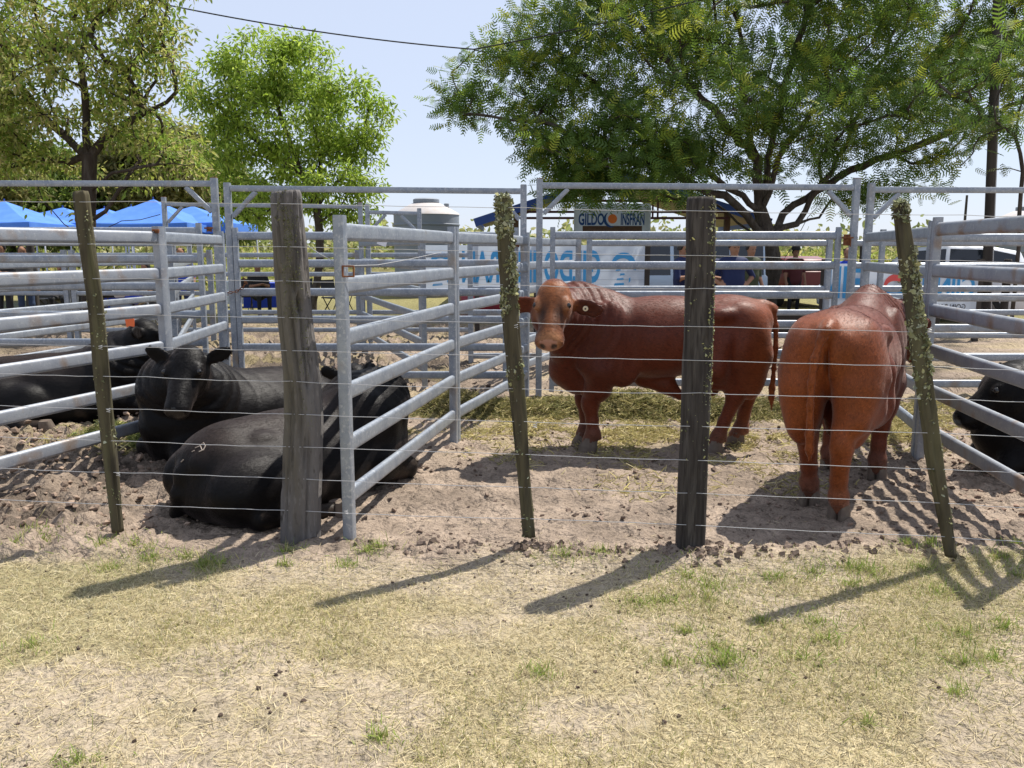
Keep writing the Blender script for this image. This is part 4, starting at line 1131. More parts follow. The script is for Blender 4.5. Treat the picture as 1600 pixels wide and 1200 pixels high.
# 2 the red bull seen from behind
def bull_red_rear():
    H = (1.28, -.18, 1.18); f = (.55, -.35, -.75)
    neck = [(.55, 0, 1.0), (.80, -.03, 1.06), (1.02, -.10, 1.07), (1.18, -.15, 1.08)]
    fl = ((.44, .17), (.40, -.17)); hl = ((-.50, .12, .3), (-.72, -.10, .3))
    tail = [(-.80, 0, 1.19), (-.90, .02, 1.11), (-.925, .05, 1.0), (-.925, .06, .86), (-.92, .06, .72), (-.90, .06, .62), (-.885, .06, .54), (-.87, .06, .44), (-.86, .06, .36)]
    s, head, hooves = standing(H, f, ((-.3, 1, -.3), (-.3, -1, -.3)), fl, hl, neck, 5, tail)
    finish_bull(s, 'red_bull', 'orange brown bull seen from behind beside the right panel', (2.30, 5.62, .012), math.radians(59), head, red_colour(head, 1.12), M['red_coat'], hooves, [])
bull_red_rear()
# 3 black bull lying and facing the camera
def bull_black_front():
    th = math.atan2(-.80, -.60)           # heading of the body
    loc = np.array([-2.26, 6.93])
    def L(w):                               # world to local
        d = np.array(w[:2]) - loc; c, s_ = math.cos(th), math.sin(th)
        return np.array([d[0] * c + d[1] * s_, -d[0] * s_ + d[1] * c, w[2]])
    def LD(d):
        c, s_ = math.cos(th), math.sin(th); return np.array([d[0] * c + d[1] * s_, -d[0] * s_ + d[1] * c, d[2]])
    H = L(P(293, 553, 6.2)); f = LD((.02, -.74, -.67))
    n3 = H - f / np.linalg.norm(f) * .02 - [0, 0, .15]
    neck = [(.48, 0, .52), (.62, .0, .58), (.62 * .4 + n3[0] * .6, n3[1] * .5, .64), n3]
    s, head, hooves = lying(H, f, ((-.30, .9, .30), (-.30, -.9, .30)), neck, -1, 11, hs=1.06)
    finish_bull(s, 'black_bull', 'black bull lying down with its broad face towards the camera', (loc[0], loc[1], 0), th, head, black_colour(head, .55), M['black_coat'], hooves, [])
bull_black_front()
# 4 black bull lying with its rump to the camera
def bull_black_rump():
    th = math.atan2(1.12, 1.0)
    loc = np.array([-1.40, 5.45])
    c, s_ = math.cos(th), math.sin(th)
    L = lambda w: np.array([(w[0] - loc[0]) * c + (w[1] - loc[1]) * s_, -(w[0] - loc[0]) * s_ + (w[1] - loc[1]) * c, w[2]])
    LD = lambda d: np.array([d[0] * c + d[1] * s_, -d[0] * s_ + d[1] * c, d[2]])
    H = L(P(556, 568, 6.25)); f = LD((.55, .75, -.42))
    n3 = H - [0.02, 0, .15]
    neck = [(.48, 0, .52), (.64, .02, .56), (.74, .05, .62), n3]
    s, head, hooves = lying(H, f, ((-.35, 1, .10), (-.45, -.75, .55)), neck, -1, 15, fat=1.05)
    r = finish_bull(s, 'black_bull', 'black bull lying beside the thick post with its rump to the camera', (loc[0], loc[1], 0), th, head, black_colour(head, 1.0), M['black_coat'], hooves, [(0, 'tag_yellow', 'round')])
    r.scale = (.94, .94, .94)
    brand(r, [[(305, 700), (312, 697), (318, 692), (321, 697), (318, 703), (311, 706)], [(313, 697), (316, 704)], [(300, 706), (304, 704)], [(283, 722), (287, 718)]])
    p, RE, b, d = head['ears'][1]
    mb = MB(); q = p
    back = LD((0, -1, 0))
    mb.loft([[Vector(q + back * .03 + np.array(LD((a, 0, 0))) + [0, 0, z]) for a, z in ((-.008, .02), (.008, .02), (.014, -.02), (.010, -.09), (-.010, -.09))], [Vector(q + back * .036 + np.array(LD((a, 0, 0))) + [0, 0, z]) for a, z in ((-.008, .02), (.008, .02), (.014, -.02), (.010, -.09), (-.010, -.09))]])
    mb.build('ear_tag', M['tag_red'], r)
bull_black_rump()
# 5 black bull with orange tag, lying at the far left
def bull_black_left():
    th = math.radians(16); loc = np.array([-4.35, 8.05]); c, s_ = math.cos(th), math.sin(th)
    L = lambda w: np.array([(w[0] - loc[0]) * c + (w[1] - loc[1]) * s_, -(w[0] - loc[0]) * s_ + (w[1] - loc[1]) * c, w[2]])
    LD = lambda d: np.array([d[0] * c + d[1] * s_, -d[0] * s_ + d[1] * c, d[2]])
    H = L(P(222, 508, 8.15)); f = LD((.80, .35, -.45)); n3 = H - [0.06, 0, .15]
    neck = [(.48, 0, .52), (.62, 0, .57), (.70, 0, .62), n3]
    s, head, hooves = lying(H, f, ((-.4, 1, .1), (-.4, -1, -.1)), neck, -1, 17)
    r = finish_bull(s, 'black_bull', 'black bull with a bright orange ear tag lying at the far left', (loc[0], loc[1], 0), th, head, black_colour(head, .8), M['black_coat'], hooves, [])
    q = L(P(203, 502, 8.02)); mb = MB(); bk = LD((0, -1, 0)); sx = LD((1, 0, 0))
    prof = [(-.012, .05), (.012, .05), (.045, .02), (.040, -.055), (-.005, -.045), (-.035, -.06), (-.045, .02)]
    mb.loft([[Vector(q + sx * a + np.array([0, 0, z])) for a, z in prof], [Vector(q + bk * .005 + sx * a + np.array([0, 0, z])) for a, z in prof]])
    mb.build('ear_tag', M['tag_orange'], r)
bull_black_left()
# 6 black bull at the right edge
def bull_black_right():
    th = math.radians(172); loc = np.array([4.36, 5.95]); c, s_ = math.cos(th), math.sin(th)
    L = lambda w: np.array([(w[0] - loc[0]) * c + (w[1] - loc[1]) * s_, -(w[0] - loc[0]) * s_ + (w[1] - loc[1]) * c, w[2]])
    LD = lambda d: np.array([d[0] * c + d[1] * s_, -d[0] * s_ + d[1] * c, d[2]])
    H = L(P(1578, 585, 6.0)); f = LD((-.72, .10, -.60)); n3 = H - [0.04, 0, .14]
    neck = [(.48, 0, .52), (.60, 0, .56), (.66, 0, .60), n3]
    s, head, hooves = lying(H, f, ((-.35, .8, .45), (-.35, -.9, .2)), neck, 1, 19)
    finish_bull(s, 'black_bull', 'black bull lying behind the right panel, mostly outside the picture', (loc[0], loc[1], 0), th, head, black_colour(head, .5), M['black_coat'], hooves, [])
bull_black_right()
# ================================================================ trees
def tube_net(nodes, parent, rad, sides_of):
    """tubes along every parent link, joined; rings shared by node direction"""
    Vs, Fs = [], []; off = 0
    nodes = np.array(nodes); rad = np.array(rad)
    for i in range(len(nodes)):
        p = parent[i]
        if p < 0: continue
        a, b = nodes[p], nodes[i]; ra, rb = min(rad[p], rad[i] * 1.35), rad[i]
        n = 8 if rb > .06 else (5 if rb > .02 else 3)
        t = b - a; L = np.linalg.norm(t)
        if L < 1e-5: continue
        t /= L
        u = np.cross(t, [.31, .17, .94]); u /= np.linalg.norm(u) + 1e-9; w = np.cross(t, u)
        q = np.arange(n) * 2 * np.pi / n
        c = np.cos(q)[:, None] * u + np.sin(q)[:, None] * w
        Vs.append(a - t * ra * .3 + c * ra); Vs.append(b + t * rb * .3 + c * rb)
        j = np.arange(n); k = (j + 1) % n
        f = np.stack([j, k, n + k, n + j], 1) + off
        Fs.append(f); off += 2 * n
    return np.concatenate(Vs), np.concatenate(Fs)
def grow(limbs, attract, r, tip_r=.007, step=.35, expo=.47, gravity=0.0, wander=.05):
    """limbs: polylines that share start points; attract: Nx3 branch ends. Returns nodes, parents, radii, tips"""
    nodes, par = [], []
    def add(p, pa): nodes.append(np.array(p, float)); par.append(pa); return len(nodes) - 1
    base = add(limbs[0][0], -1)
    for li, pl in enumerate(limbs):
        pl = [np.array(q, float) for q in pl]
        if li == 0: cur = base
        else:
            d = [np.linalg.norm(n - pl[0]) for n in nodes]; cur = int(np.argmin(d))
        for q in pl[1:]:
            a = nodes[cur]; n = max(1, int(np.linalg.norm(q - a) / step))
            for k in range(1, n + 1):
                cur = add(a + (q - a) * k / n + (r.normal(0, wander * .5, 3) if k < n else 0), cur)
    nl = len(nodes)
    A = np.array(attract)
    src = np.array(nodes)
    d0 = np.min(np.linalg.norm(A[:, None] - src[None], axis=2), axis=1)
    tips = []
    for i in np.argsort(d0):
        a = A[i]; N = np.array(nodes); pa = np.array(par)
        v = a - N; dist = np.linalg.norm(v, axis=1)
        g = N - N[np.maximum(pa, 0)]; gl = np.linalg.norm(g, axis=1) + 1e-6
        cosv = (v * g).sum(1) / (dist * gl + 1e-6); cosv[0] = 0
        up = np.clip(-v[:, 2] / (dist + 1e-6), 0, 1)
        cost = dist * (1.45 - .6 * cosv + .5 * up)
        cost[N[:, 2] < nodes[0][2] + .9] += 50
        j = int(np.argmin(cost)); L = dist[j]; n = max(2, int(L / step))
        g0 = g[j] / gl[j]; p0 = N[j]; cur = j
        for k in range(1, n + 1):
            t = k / n
            h = p0 + (a - p0) * t + g0 * L * .22 * t * (1 - t) * 2 + np.array([0, 0, gravity * L * t * (1 - t)])
            if k < n: h = h + r.normal(0, wander, 3) * min(1, L)
            cur = add(h, cur)
        tips.append(cur)
    n = len(nodes); w = np.zeros(n)
    for t in tips: w[t] += 1
    for i in range(n - 1, 0, -1): w[par[i]] += w[i] if par[i] < i else 0
    rad = tip_r * np.maximum(w, 1) ** expo
    return np.array(nodes), par, rad, tips
def blob_points(blobs, n, r, shell=.5):
    vol = np.array([b[1][0] * b[1][1] * b[1][2] for b in blobs]) ** .75; k = r.choice(len(blobs), n, p=vol / vol.sum())
    d = r.normal(size=(n, 3)); d /= np.linalg.norm(d, axis=1, keepdims=True)
    q = r.uniform(shell ** 2, 1, n) ** .5
    c = np.array([b[0] for b in blobs])[k]; s = np.array([b[1] for b in blobs])[k]
    return c + d * q[:, None] * s
def px_blob(px, py, Y, rx, ry, rd=None):
    k = Y / FPX
    return (P(px, py, Y), (rx * k, (rd if rd else rx) * k, ry * k))
LEAF = (np.array([[0, 0, 0], [.28, .5, .06], [.62, .42, .03], [1, 0, -.10], [.62, -.42, .03], [.28, -.5, .06]], float), np.array([[0, 1, 2, 3], [0, 3, 4, 5]]))
def frond_template(pairs=7):
    V, F = [], []
    for k in range(pairs):
        x = .10 + .85 * k / (pairs - 1); L = .36 * (1 - .65 * abs(k / (pairs - 1) - .35)); dr = -.10 * x * x
        for s in (-1, 1):
            b = len(V); w = .25 / pairs
            V += [(x - w, 0, dr), (x + w, 0, dr), (x + .12 + w * .6, s * L, dr - .05), (x + .12 - w * .9, s * L * .96, dr - .05)]
            F.append((b, b + 1, b + 2, b + 3) if s > 0 else (b + 3, b + 2, b + 1, b))
    b = len(V); V += [(0, -.008, 0), (0, .008, 0), (1, .004, -.10), (1, -.004, -.10)]; F.append((b, b + 1, b + 2, b + 3))
    return np.array(V, float), np.array(F)
def tree(name, label, base, limbs, attract, r, bark, leafm, per, spread, size, width, pal, tmpl=LEAF, droop=.3, tip_r=.007, expo=.47, group=None, wander=.05, light=0.25, gravity=0., flat=1.0, outward=.6):
    nodes, par, rad, tips = grow(limbs, attract, r, tip_r, .35, expo, gravity, wander)
    base = np.array(base, float)
    root = thing(name, label, 'tree', base, 0, group)
    V, F = tube_net(nodes, par, rad, None)
    # pad triangles are not needed: every tube is quads
    link('trunk', fast_mesh('trunk', V - base, F, None, True), bark, root)
    # leaf clusters at the tips and along the last links
    cent = []
    for t in tips:
        cent.append(nodes[t]); p = par[t]
        if p >= 0: cent.append(nodes[p] * .6 + nodes[t] * .4)
    cent = np.array(cent); n = len(cent) * per
    idx = np.repeat(np.arange(len(cent)), per)
    off = r.normal(size=(n, 3)) * spread * np.array([1, 1, .75 * flat])
    pos = cent[idx] + off
    mid = np.mean(cent, axis=0)
    d = off / (np.linalg.norm(off, axis=1, keepdims=True) + 1e-6) * outward + r.normal(size=(n, 3)) * .6
    d[:, 2] -= droop
    R = rot_from(d, r.normal(0, .7, n))
    L = r.uniform(size[0], size[1], n)
    sc = np.stack([L, L * width * r.uniform(.8, 1.2, n), L], 1)
    pal = np.array(pal)
    cl = r.integers(0, len(pal), len(cent))
    ci = np.where(r.uniform(0, 1, n) < .55, cl[idx], r.integers(0, len(pal), n))
    c = pal[ci] * r.uniform(.75, 1.25, (n, 1))
    me = scatter(tmpl[0], tmpl[1], pos - base, R, sc, c, 'crown')
    link('crown', me, leafm, root)
    return root
M['bark'] = mat('grey brown bark', (.085, .068, .055), .95, 0, .15, mix=[(9, (.14, .12, .10), .45, .7, 8), (40, (.05, .04, .033), .5, .7, 5)], bump=[(22, .8, .03)], stretch=(1, 1, .3))
M['bark_dark'] = mat('dark bark', (.055, .043, .034), .95, 0, .15, mix=[(10, (.10, .085, .07), .5, .72, 8)], bump=[(25, .8, .03)], stretch=(1, 1, .3))
M['leaf'] = mat('leaf', (.1, .15, .04), .5, 0, .35, attr=True, transl=.48)
M['frond'] = mat('feathery leaf', (.06, .1, .03), .55, 0, .25, attr=True, transl=.45)

def trees():
    r = np.random.default_rng(101)
    # --- bright green tree
    Y = 21.5
    B = lambda px, py, rx, ry, dy=0, rd=None: px_blob(px, py, Y + dy, rx, ry, rd)
    blobs = [B(420, 105, 75, 55), B(360, 150, 70, 55), B(480, 120, 70, 55), B(540, 180, 60, 65), B(440, 190, 100, 60), B(560, 245, 45, 60, .4), B(330, 130, 45, 45, -.5),
             B(400, 260, 70, 45), B(500, 270, 80, 45, -.6), B(350, 240, 40, 50, .8), B(440, 300, 90, 30, .5), B(570, 310, 30, 30), B(540, 330, 45, 25, .5), B(390, 320, 50, 30, -.5), B(455, 70, 25, 22), B(590, 170, 25, 25)]
    b0 = G(497, 488); b0 = np.array([b0[0], Y, -.05])
    p = lambda px, py, dy=0: P(px, py, Y + dy)
    limbs = [[b0, p(500, 400), p(498, 350), p(495, 325)], [p(495, 325), p(470, 270, -.2), p(440, 190), p(425, 110)], [p(495, 325), p(500, 250, .3), p(490, 160)], [p(495, 325), p(540, 270, .3), p(570, 200)], [p(470, 270), p(400, 220, .5), p(350, 150)]]
    tree('leafy_tree', 'bright green leafy tree against the sky left of centre', b0, limbs, blob_points(blobs, 390, r, .60), r, M['bark'], M['leaf'], 32, .165, (.10, .18), .33,
         [(.33, .46, .055), (.40, .52, .08), (.27, .38, .045), (.46, .56, .11), (.18, .28, .04)], droop=.45, tip_r=.0075, expo=.44)
    # --- olive tree at the left
    Y = 16.5
    blobs = [B(130, 60, 130, 80), B(40, 90, 90, 80, .5), B(230, 110, 70, 70, -.3), B(110, 150, 120, 50), B(50, 190, 80, 50), B(215, 200, 80, 45), B(290, 240, 45, 30, -.5), B(20, 30, 80, 60), B(180, 20, 90, 50), B(-60, 120, 90, 110, .6),
             B(60, 262, 90, 26, .6), B(200, 275, 60, 16), B(-40, 230, 80, 50), B(250, 40, 40, 50), B(95, 318, 40, 14, .6), B(130, -60, 170, 70)]
    b0 = np.array([P(137, 400, Y)[0], Y, -.05])
    limbs = [[b0, p(137, 380), p(139, 300), p(140, 245)], [p(140, 245), p(135, 180, .2), p(125, 90)], [p(140, 245), p(165, 215), p(210, 185), p(260, 160)], [p(140, 245), p(105, 215, .3), p(60, 170, .4), p(20, 120)], [p(139, 300), p(175, 270, -.4), p(215, 262, -.8), p(270, 255, -1)],
             [p(138, 330), p(165, 330, -.3), p(200, 275, -.5), p(235, 230)], [p(140, 245), p(95, 250, .6), p(40, 255, .6), p(-20, 265, .6)], [p(137, 380), p(190, 345, -.5), p(250, 335, -.8)], [p(137, 385), p(100, 350, .3), p(60, 310, .5)]]
    tree('leafy_tree', 'olive and yellowish tree with a forked trunk behind the left batten', b0, limbs, blob_points(blobs, 460, r, .45), r, M['bark_dark'], M['leaf'], 23, .155, (.09, .155), .36,
         [(.27, .35, .055), (.36, .42, .08), (.44, .45, .12), (.20, .29, .05), (.46, .42, .17), (.38, .38, .12), (.24, .35, .055)], droop=.4, tip_r=.0085, expo=.46)
    # --- big feathery tree
    Y = 22.0
    blobs = [B(900, 90, 130, 80), B(800, 130, 100, 60), B(740, 170, 55, 28), B(1000, 60, 160, 90, -1), B(1180, 40, 200, 110), B(1380, 60, 180, 100, .5), B(1520, 110, 110, 90, 1), B(900, 200, 120, 60, -1), B(870, 270, 55, 40, -.6), B(1000, 230, 130, 55, -1.5),
             B(1120, 170, 140, 80, -2), B(1290, 170, 140, 80, -1.5), B(1420, 200, 110, 60, -.5), B(1250, 250, 100, 40, .6), B(900, 300, 45, 25, -.5), B(1060, 290, 70, 25, .5), B(960, -40, 120, 60), B(1150, -90, 240, 70), B(1400, -70, 220, 80), B(1600, 30, 90, 90, 1), B(1400, 290, 60, 25, .4), B(1480, 255, 50, 25), B(850, 60, 60, 50), B(1330, 300, 40, 25, .5), B(920, 10, 60, 30), B(900, 240, 90, 45, -2), B(960, 270, 90, 40, -2.2), B(1040, 250, 80, 35, -2.2), B(1120, 265, 60, 25, -1.5), B(720, 165, 40, 22, -.5), B(1560, 70, 70, 60, -4.7), B(1540, 190, 45, 35, -4.6)]
    b0 = np.array([P(1205, 430, Y)[0], Y, -.05])
    limbs = [[b0, p(1205, 400), p(1200, 370), p(1188, 330)], [p(1188, 330), p(1185, 250), p(1165, 180), p(1160, 90), p(1150, 10)], [p(1200, 370), p(1150, 320, -.5), p(1070, 280, -.8), p(960, 235, -1), p(850, 190, -1), p(740, 178, -1)],
             [p(1188, 330), p(1120, 280, -.3), p(1040, 240, -.5), p(960, 160, -.4), p(880, 90)], [p(1200, 370), p(1245, 350, .3), p(1300, 270, .4), p(1340, 180, .3), p(1390, 60)], [p(1200, 370), p(1240, 320, .6), p(1330, 265, .7), p(1440, 225, .8), p(1560, 175, 1), p(1640, 130, 1)],
             [p(1188, 330), p(1215, 250, -.6), p(1270, 170, -.8), p(1330, 80, -.8)], [p(1188, 330), p(1205, 230, .5), p(1230, 120, .5), p(1260, 20, .5)], [p(1185, 250), p(1130, 190, -1.5), p(1060, 120, -1.5), p(1000, 40, -1)], [p(1245, 350, .3), p(1280, 340, .5), p(1310, 300, .6)], [p(1205, 400), p(1170, 360, .4), p(1120, 320, .8), p(1020, 300, .8), p(930, 290, .6)],
             [b0 + [.35, .2, 0], p(1228, 400, .2), p(1262, 340, .3), p(1290, 300, .4)]]
    tree('feathery_tree', 'large spreading feathery leaved tree over the pens on the right', b0, limbs, blob_points(blobs, 900, r, .40), r, M['bark'], M['frond'], 11, .24, (.26, .47), .80,
         [(.115, .19, .032), (.15, .235, .038), (.09, .155, .032), (.20, .28, .042), (.34, .38, .055), (.125, .20, .055), (.105, .18, .036)], tmpl=frond_template(6), droop=.05, tip_r=.010, expo=.46, wander=.09, flat=.7, outward=.5)
    # --- thin bare tree at the right edge
    Y = 17.0
    b0 = np.array([P(1588, 430, Y)[0], Y, -.05])
    limbs = [[b0, p(1592, 380), p(1595, 300), p(1594, 240)]]
    att = [p(*q) for q in [(1560, 150), (1620, 140), (1545, 190), (1650, 190), (1580, 110), (1610, 90), (1530, 215), (1630, 230), (1520, 240), (1570, 200), (1500, 260), (1600, 150), (1555, 265), (1660, 120)]]
    tree('bare_sapling', 'thin nearly bare young tree at the right edge', b0, limbs, np.array(att), r, M['bark_dark'], M['frond'], 2, .15, (.2, .35), .7, [(.10, .14, .04), (.16, .18, .06)], tmpl=frond_template(6), tip_r=.011, expo=.5)
    # --- trees standing behind the canopies and along the field
    bg = [(20, 300, 38, 130, 95, 'mid green tree behind the blue canopies at the left edge', 0), (250, 270, 40, 110, 75, 'pale olive tree behind the blue canopies', 1), (140, 310, 42, 110, 60, 'dark green tree behind the forked trunk', 0),
          (340, 310, 44, 80, 60, 'green tree behind the bright tree', 0), (-70, 250, 34, 110, 120, 'tall olive tree beyond the left edge', 1)]
    for k, (px, py, Yb, rx, ry, lab, kind) in enumerate(bg):
        Y = Yb
        b0 = np.array([P(px, 420, Y)[0], Y, -.05])
        blobs = [px_blob(px + rx * a, py + ry * c, Y + e, rx * .55, ry * .55) for a, c, e in ((0, -.5, 0), (-.5, 0, .5), (.5, 0, -.5), (0, .2, -1), (-.3, -.3, 1), (.35, -.35, 0), (.3, .45, 0), (-.35, .45, 0))]
        limbs = [[b0, P(px, 385, Y), P(px + 4, py + ry * .4, Y)]]
        tree('background_tree', lab, b0, limbs, blob_points(blobs, 150, r, .4), r, M['bark_dark'], M['leaf'], 44, .42, (.22, .38), .42,
             [[(.13, .19, .04), (.17, .23, .05), (.10, .15, .035)], [(.26, .26, .10), (.32, .29, .12), (.20, .22, .07)]][kind], droop=.3, tip_r=.014, expo=.45, group='trees behind the canopies')
trees()
# --- low scrub along the far field edge
def scrub():
    r = np.random.default_rng(77)
    n = 24000
    x = r.uniform(-75, 75, n); y = r.uniform(62, 84, n)
    top = 2.0 + 2.2 * fbm(x * .16, y * .12, 3, 5) * (1 + .3 * r.normal(size=n))
    z = np.abs(r.uniform(0, 1, n)) ** .7 * np.clip(top, .8, 6) * (.55 + .45 * sstep(.3, .6, fbm(x * .4, y * .3, 2, 8)))
    d = r.normal(size=(n, 3)); R = rot_from(d, r.uniform(0, 6, n))
    pal = np.array([(.26, .29, .10), (.32, .33, .13), (.20, .24, .08), (.37, .35, .16)])
    c = pal[r.integers(0, 4, n)] * r.uniform(.7, 1.3, (n, 1))
    L = r.uniform(.4, .8, n)
    me = scatter(LEAF[0], LEAF[1], np.stack([x, y, z], 1), R, np.stack([L, L * .6, L], 1), c, 'far_scrub')
    link('far_scrub', me, M['leaf'], label='low yellowish green scrub along the far edge of the field', cat='scrub', kind='stuff')
    # taller weeds nearer, seen through the rails
    n = 22000
    x = r.uniform(-26, 26, n); y = r.uniform(31, 40, n)
    z = r.uniform(0, 1, n) * (1.0 + .9 * fbm(x * .5, y * .4, 3, 15)); keep = fbm(x * .25, y * .2, 2, 16) > .40
    x, y, z = x[keep], y[keep], z[keep]; n = len(x)
    d = r.normal(size=(n, 3)) + [0, 0, .8]; R = rot_from(d, r.uniform(0, 6, n)); L = r.uniform(.15, .36, n)
    pal = np.array([(.30, .34, .08), (.37, .38, .11), (.24, .29, .06), (.42, .38, .15)])
    c = pal[r.integers(0, 4, n)] * r.uniform(.7, 1.3, (n, 1))
    link('tall_weeds', scatter(LEAF[0], LEAF[1], np.stack([x, y, z], 1), R, np.stack([L, L * .4, L], 1), c, 'tall_weeds'), M['leaf'], label='tall yellow green weeds beyond the vehicles', cat='weeds', kind='stuff')
scrub()
# ================================================================ things behind the pens
M['canopy'] = mat('blue canopy cloth', (.11, .28, .78), .7, 0, .3, transl=.35, mix=[(3, (.14, .33, .82), .4, .7, 3)])
M['white_metal'] = mat('white painted metal', (.72, .73, .75), .45)
M['tank'] = mat('grey water tank plastic', (.20, .23, .27), .55, 0, .4, mix=[(2, (.25, .27, .30), .4, .7, 4)])
M['tank_top'] = mat('dusty tank top', (.44, .42, .42), .8, mix=[(5, (.42, .38, .35), .4, .7, 5)])
M['brown_post'] = mat('brown post', (.085, .045, .028), .8, mix=[(8, (.12, .07, .045), .4, .7, 5)])
M['dark_red'] = mat('dark red steel', (.075, .018, .022), .6)
M['roof_blue'] = mat('blue fascia', (.02, .07, .34), .5)
M['soffit'] = mat('cream soffit boards', (.30, .27, .235), .8, mix=[(3, (.24, .215, .185), .4, .7, 3)])
M['roof_tin'] = mat('tin roof', (.40, .41, .43), .5, .3)
M['banner'] = mat('white banner cloth', (.62, .68, .76), .8, 0, .2, transl=.35, mix=[(2, (.54, .61, .70), .4, .7, 3)], bump=[(3, .4, .05)])
M['print_blue'] = mat('blue print', (.07, .34, .64), .8, transl=.3)
M['print_navy'] = mat('navy print', (.015, .07, .26), .8)
M['print_orange'] = mat('orange print', (.75, .20, .05), .8)
M['print_red'] = mat('red print', (.70, .10, .09), .8)
M['print_black'] = mat('dark print', (.05, .05, .06), .8)
M['pole_wood'] = mat('creosoted pole', (.030, .024, .020), .9, mix=[(6, (.055, .046, .038), .45, .7, 7)], bump=[(30, .5, .01)], stretch=(1, 1, .15))
M['black_stuff'] = mat('black plastic', (.012, .012, .013), .5)
M['rubber'] = mat('tyre rubber', (.018, .018, .018), .8)
M['rim'] = mat('wheel rim', (.42, .43, .45), .35, .7)
M['glass_dark'] = mat('dark car glass', (.012, .016, .022), .08, 0, .6)
M['paint_white'] = mat('white car paint', (.68, .70, .74), .3, 0, .5, coat=.4)
M['paint_silver'] = mat('pale blue car paint', (.36, .44, .52), .3, .2, .5, coat=.4)
M['paint_red'] = mat('dull red car paint', (.20, .035, .035), .4, 0, .5, coat=.2)
M['lamp_red'] = mat('red lamp', (.45, .02, .015), .2)
M['cloth_blue'] = mat('blue cloth', (.015, .05, .42), .8)
M['drum_red'] = mat('red drum', (.23, .012, .025), .5, mix=[(6, (.16, .012, .02), .4, .7, 5)])
M['skinmat'] = mat('person', (.3, .2, .15), .75, 0, .3, attr=True)
M['hair'] = mat('dark hair', (.012, .009, .008), .6)

# ---- blue canopies
def canopy(label, px, Y, peak_py, eave_py, w=3.0, rz=0.0):
    c = P(px, 350, Y); ze = P(px, eave_py, Y)[2]; zp = P(px, peak_py, Y)[2]
    root = thing('blue_canopy', label, 'canopy', (c[0], Y, 0), rz, 'blue canopies beyond the pens')
    h = w / 2; mb = MB()
    n = 8
    for k in range(4):
        a = [(-h, -h), (h, -h), (h, h), (-h, h)][k]; b = [(-h, -h), (h, -h), (h, h), (-h, h)][(k + 1) % 4]
        V, F = [], []
        for i in range(n + 1):
            t = i / n                                  # 0 eave .. 1 peak
            s = 1 - t; z = ze + (zp - ze) * (t ** 1.25)
            for j in range(5):
                u = j / 4; x = (a[0] + (b[0] - a[0]) * u) * s; y = (a[1] + (b[1] - a[1]) * u) * s
                V.append((x, y, z - .05 * math.sin(math.pi * u) * s))
        for i in range(n):
            for j in range(4): F.append((i * 5 + j, i * 5 + j + 1, (i + 1) * 5 + j + 1, (i + 1) * 5 + j))
        m2 = MB(); m2.add(V, F); m2.build('canopy_panel', M['canopy'], root, True)
        m2 = MB(); Vv = []
        for j in range(7):
            u = j / 6; x = a[0] + (b[0] - a[0]) * u; y = a[1] + (b[1] - a[1]) * u
            Vv += [(x * 1.003, y * 1.003, ze - .03 * math.sin(math.pi * u)), (x * 1.003, y * 1.003, ze - .22 - .03 * (j % 2))]
        m2.add(Vv, [(2 * j, 2 * j + 1, 2 * j + 3, 2 * j + 2) for j in range(6)]); m2.build('valance', M['canopy'], root)
    for sx in (-1, 1):
        for sy in (-1, 1):
            m2 = MB(); m2.bar((sx * (h - .03), sy * (h - .03), 0), (sx * (h - .03), sy * (h - .03), ze - .02), .035, .035); m2.build('leg', M['white_metal'], root)
    m2 = MB(); m2.tube([(0, 0, zp - .25), (0, 0, zp + .06)], .02, 8); m2.build('finial', M['roof_blue'], root)
canopy('blue canopy at the left picture edge behind the leaves', 10, 24.0, 314, 349)
canopy('blue canopy half hidden behind the forked tree trunk', 100, 26.5, 324, 350)
canopy('paler blue canopy just right of the olive batten', 165, 27.5, 325, 352)
canopy('far blue canopy with the middle peak between the others', 207, 30.0, 322, 352)
canopy('nearest pointed blue canopy with the highest peak', 242, 24.5, 311, 350)
canopy('blue canopy next to the steel portal at right of the row', 303, 26.0, 322, 349)

# ---- water tanks
def tank(label, px, Y, wpx, top_py, rim_py, base_py):
    c = P(px, 380, Y); r_ = wpx * Y / FPX / 2
    z0, z1, z2 = P(px, base_py, Y)[2], P(px, rim_py, Y)[2], P(px, top_py, Y)[2]
    root = thing('water_tank', label, 'water tank', (c[0], Y, 0), 0, 'grey water tanks')
    mb = MB(); H = z1 - z0
    prof = [(r_, z0)]
    for k in range(1, 6):
        z = z0 + H * k / 6
        prof += [(r_, z - .035), (r_ * 1.022, z - .02), (r_ * 1.022, z + .02), (r_, z + .035)]
    prof += [(r_, z1)]
    mb.lathe((0, 0, 0), prof, 40); mb.build('body', M['tank'], root, True)
    mb = MB(); d = z2 - z1
    mb.lathe((0, 0, 0), [(r_ * 1.02, z1 + .001), (r_ * .97, z1 + d * .12), (r_ * .7, z1 + d * .42), (r_ * .45, z1 + d * .68), (r_ * .36, z1 + d * .72)], 40); mb.build('dome', M['tank_top'], root, True)
    mb = MB(); mb.lathe((0, 0, 0), [(r_ * .37, z1 + d * .70), (r_ * .40, z1 + d * .73), (r_ * .40, z1 + d * .93), (r_ * .34, z1 + d)], 32); mb.build('lid', M['tank'], root, True)
    mb = MB(); mb.lathe((r_ * .62, 0, 0), [(.09, z1 + d * .4), (.09, z1 + d * .68), (.07, z1 + d * .70)], 14); mb.build('vent', M['tank'], root, True)
    mb = MB(); mb.lathe((0, 0, 0), [(r_ * 1.08, -.02), (r_ * 1.08, z0 - .12), (r_ * 1.12, z0 - .12), (r_ * 1.12, z0 - .002)], 32); mb.build('plinth', M['soffit'], root, True)
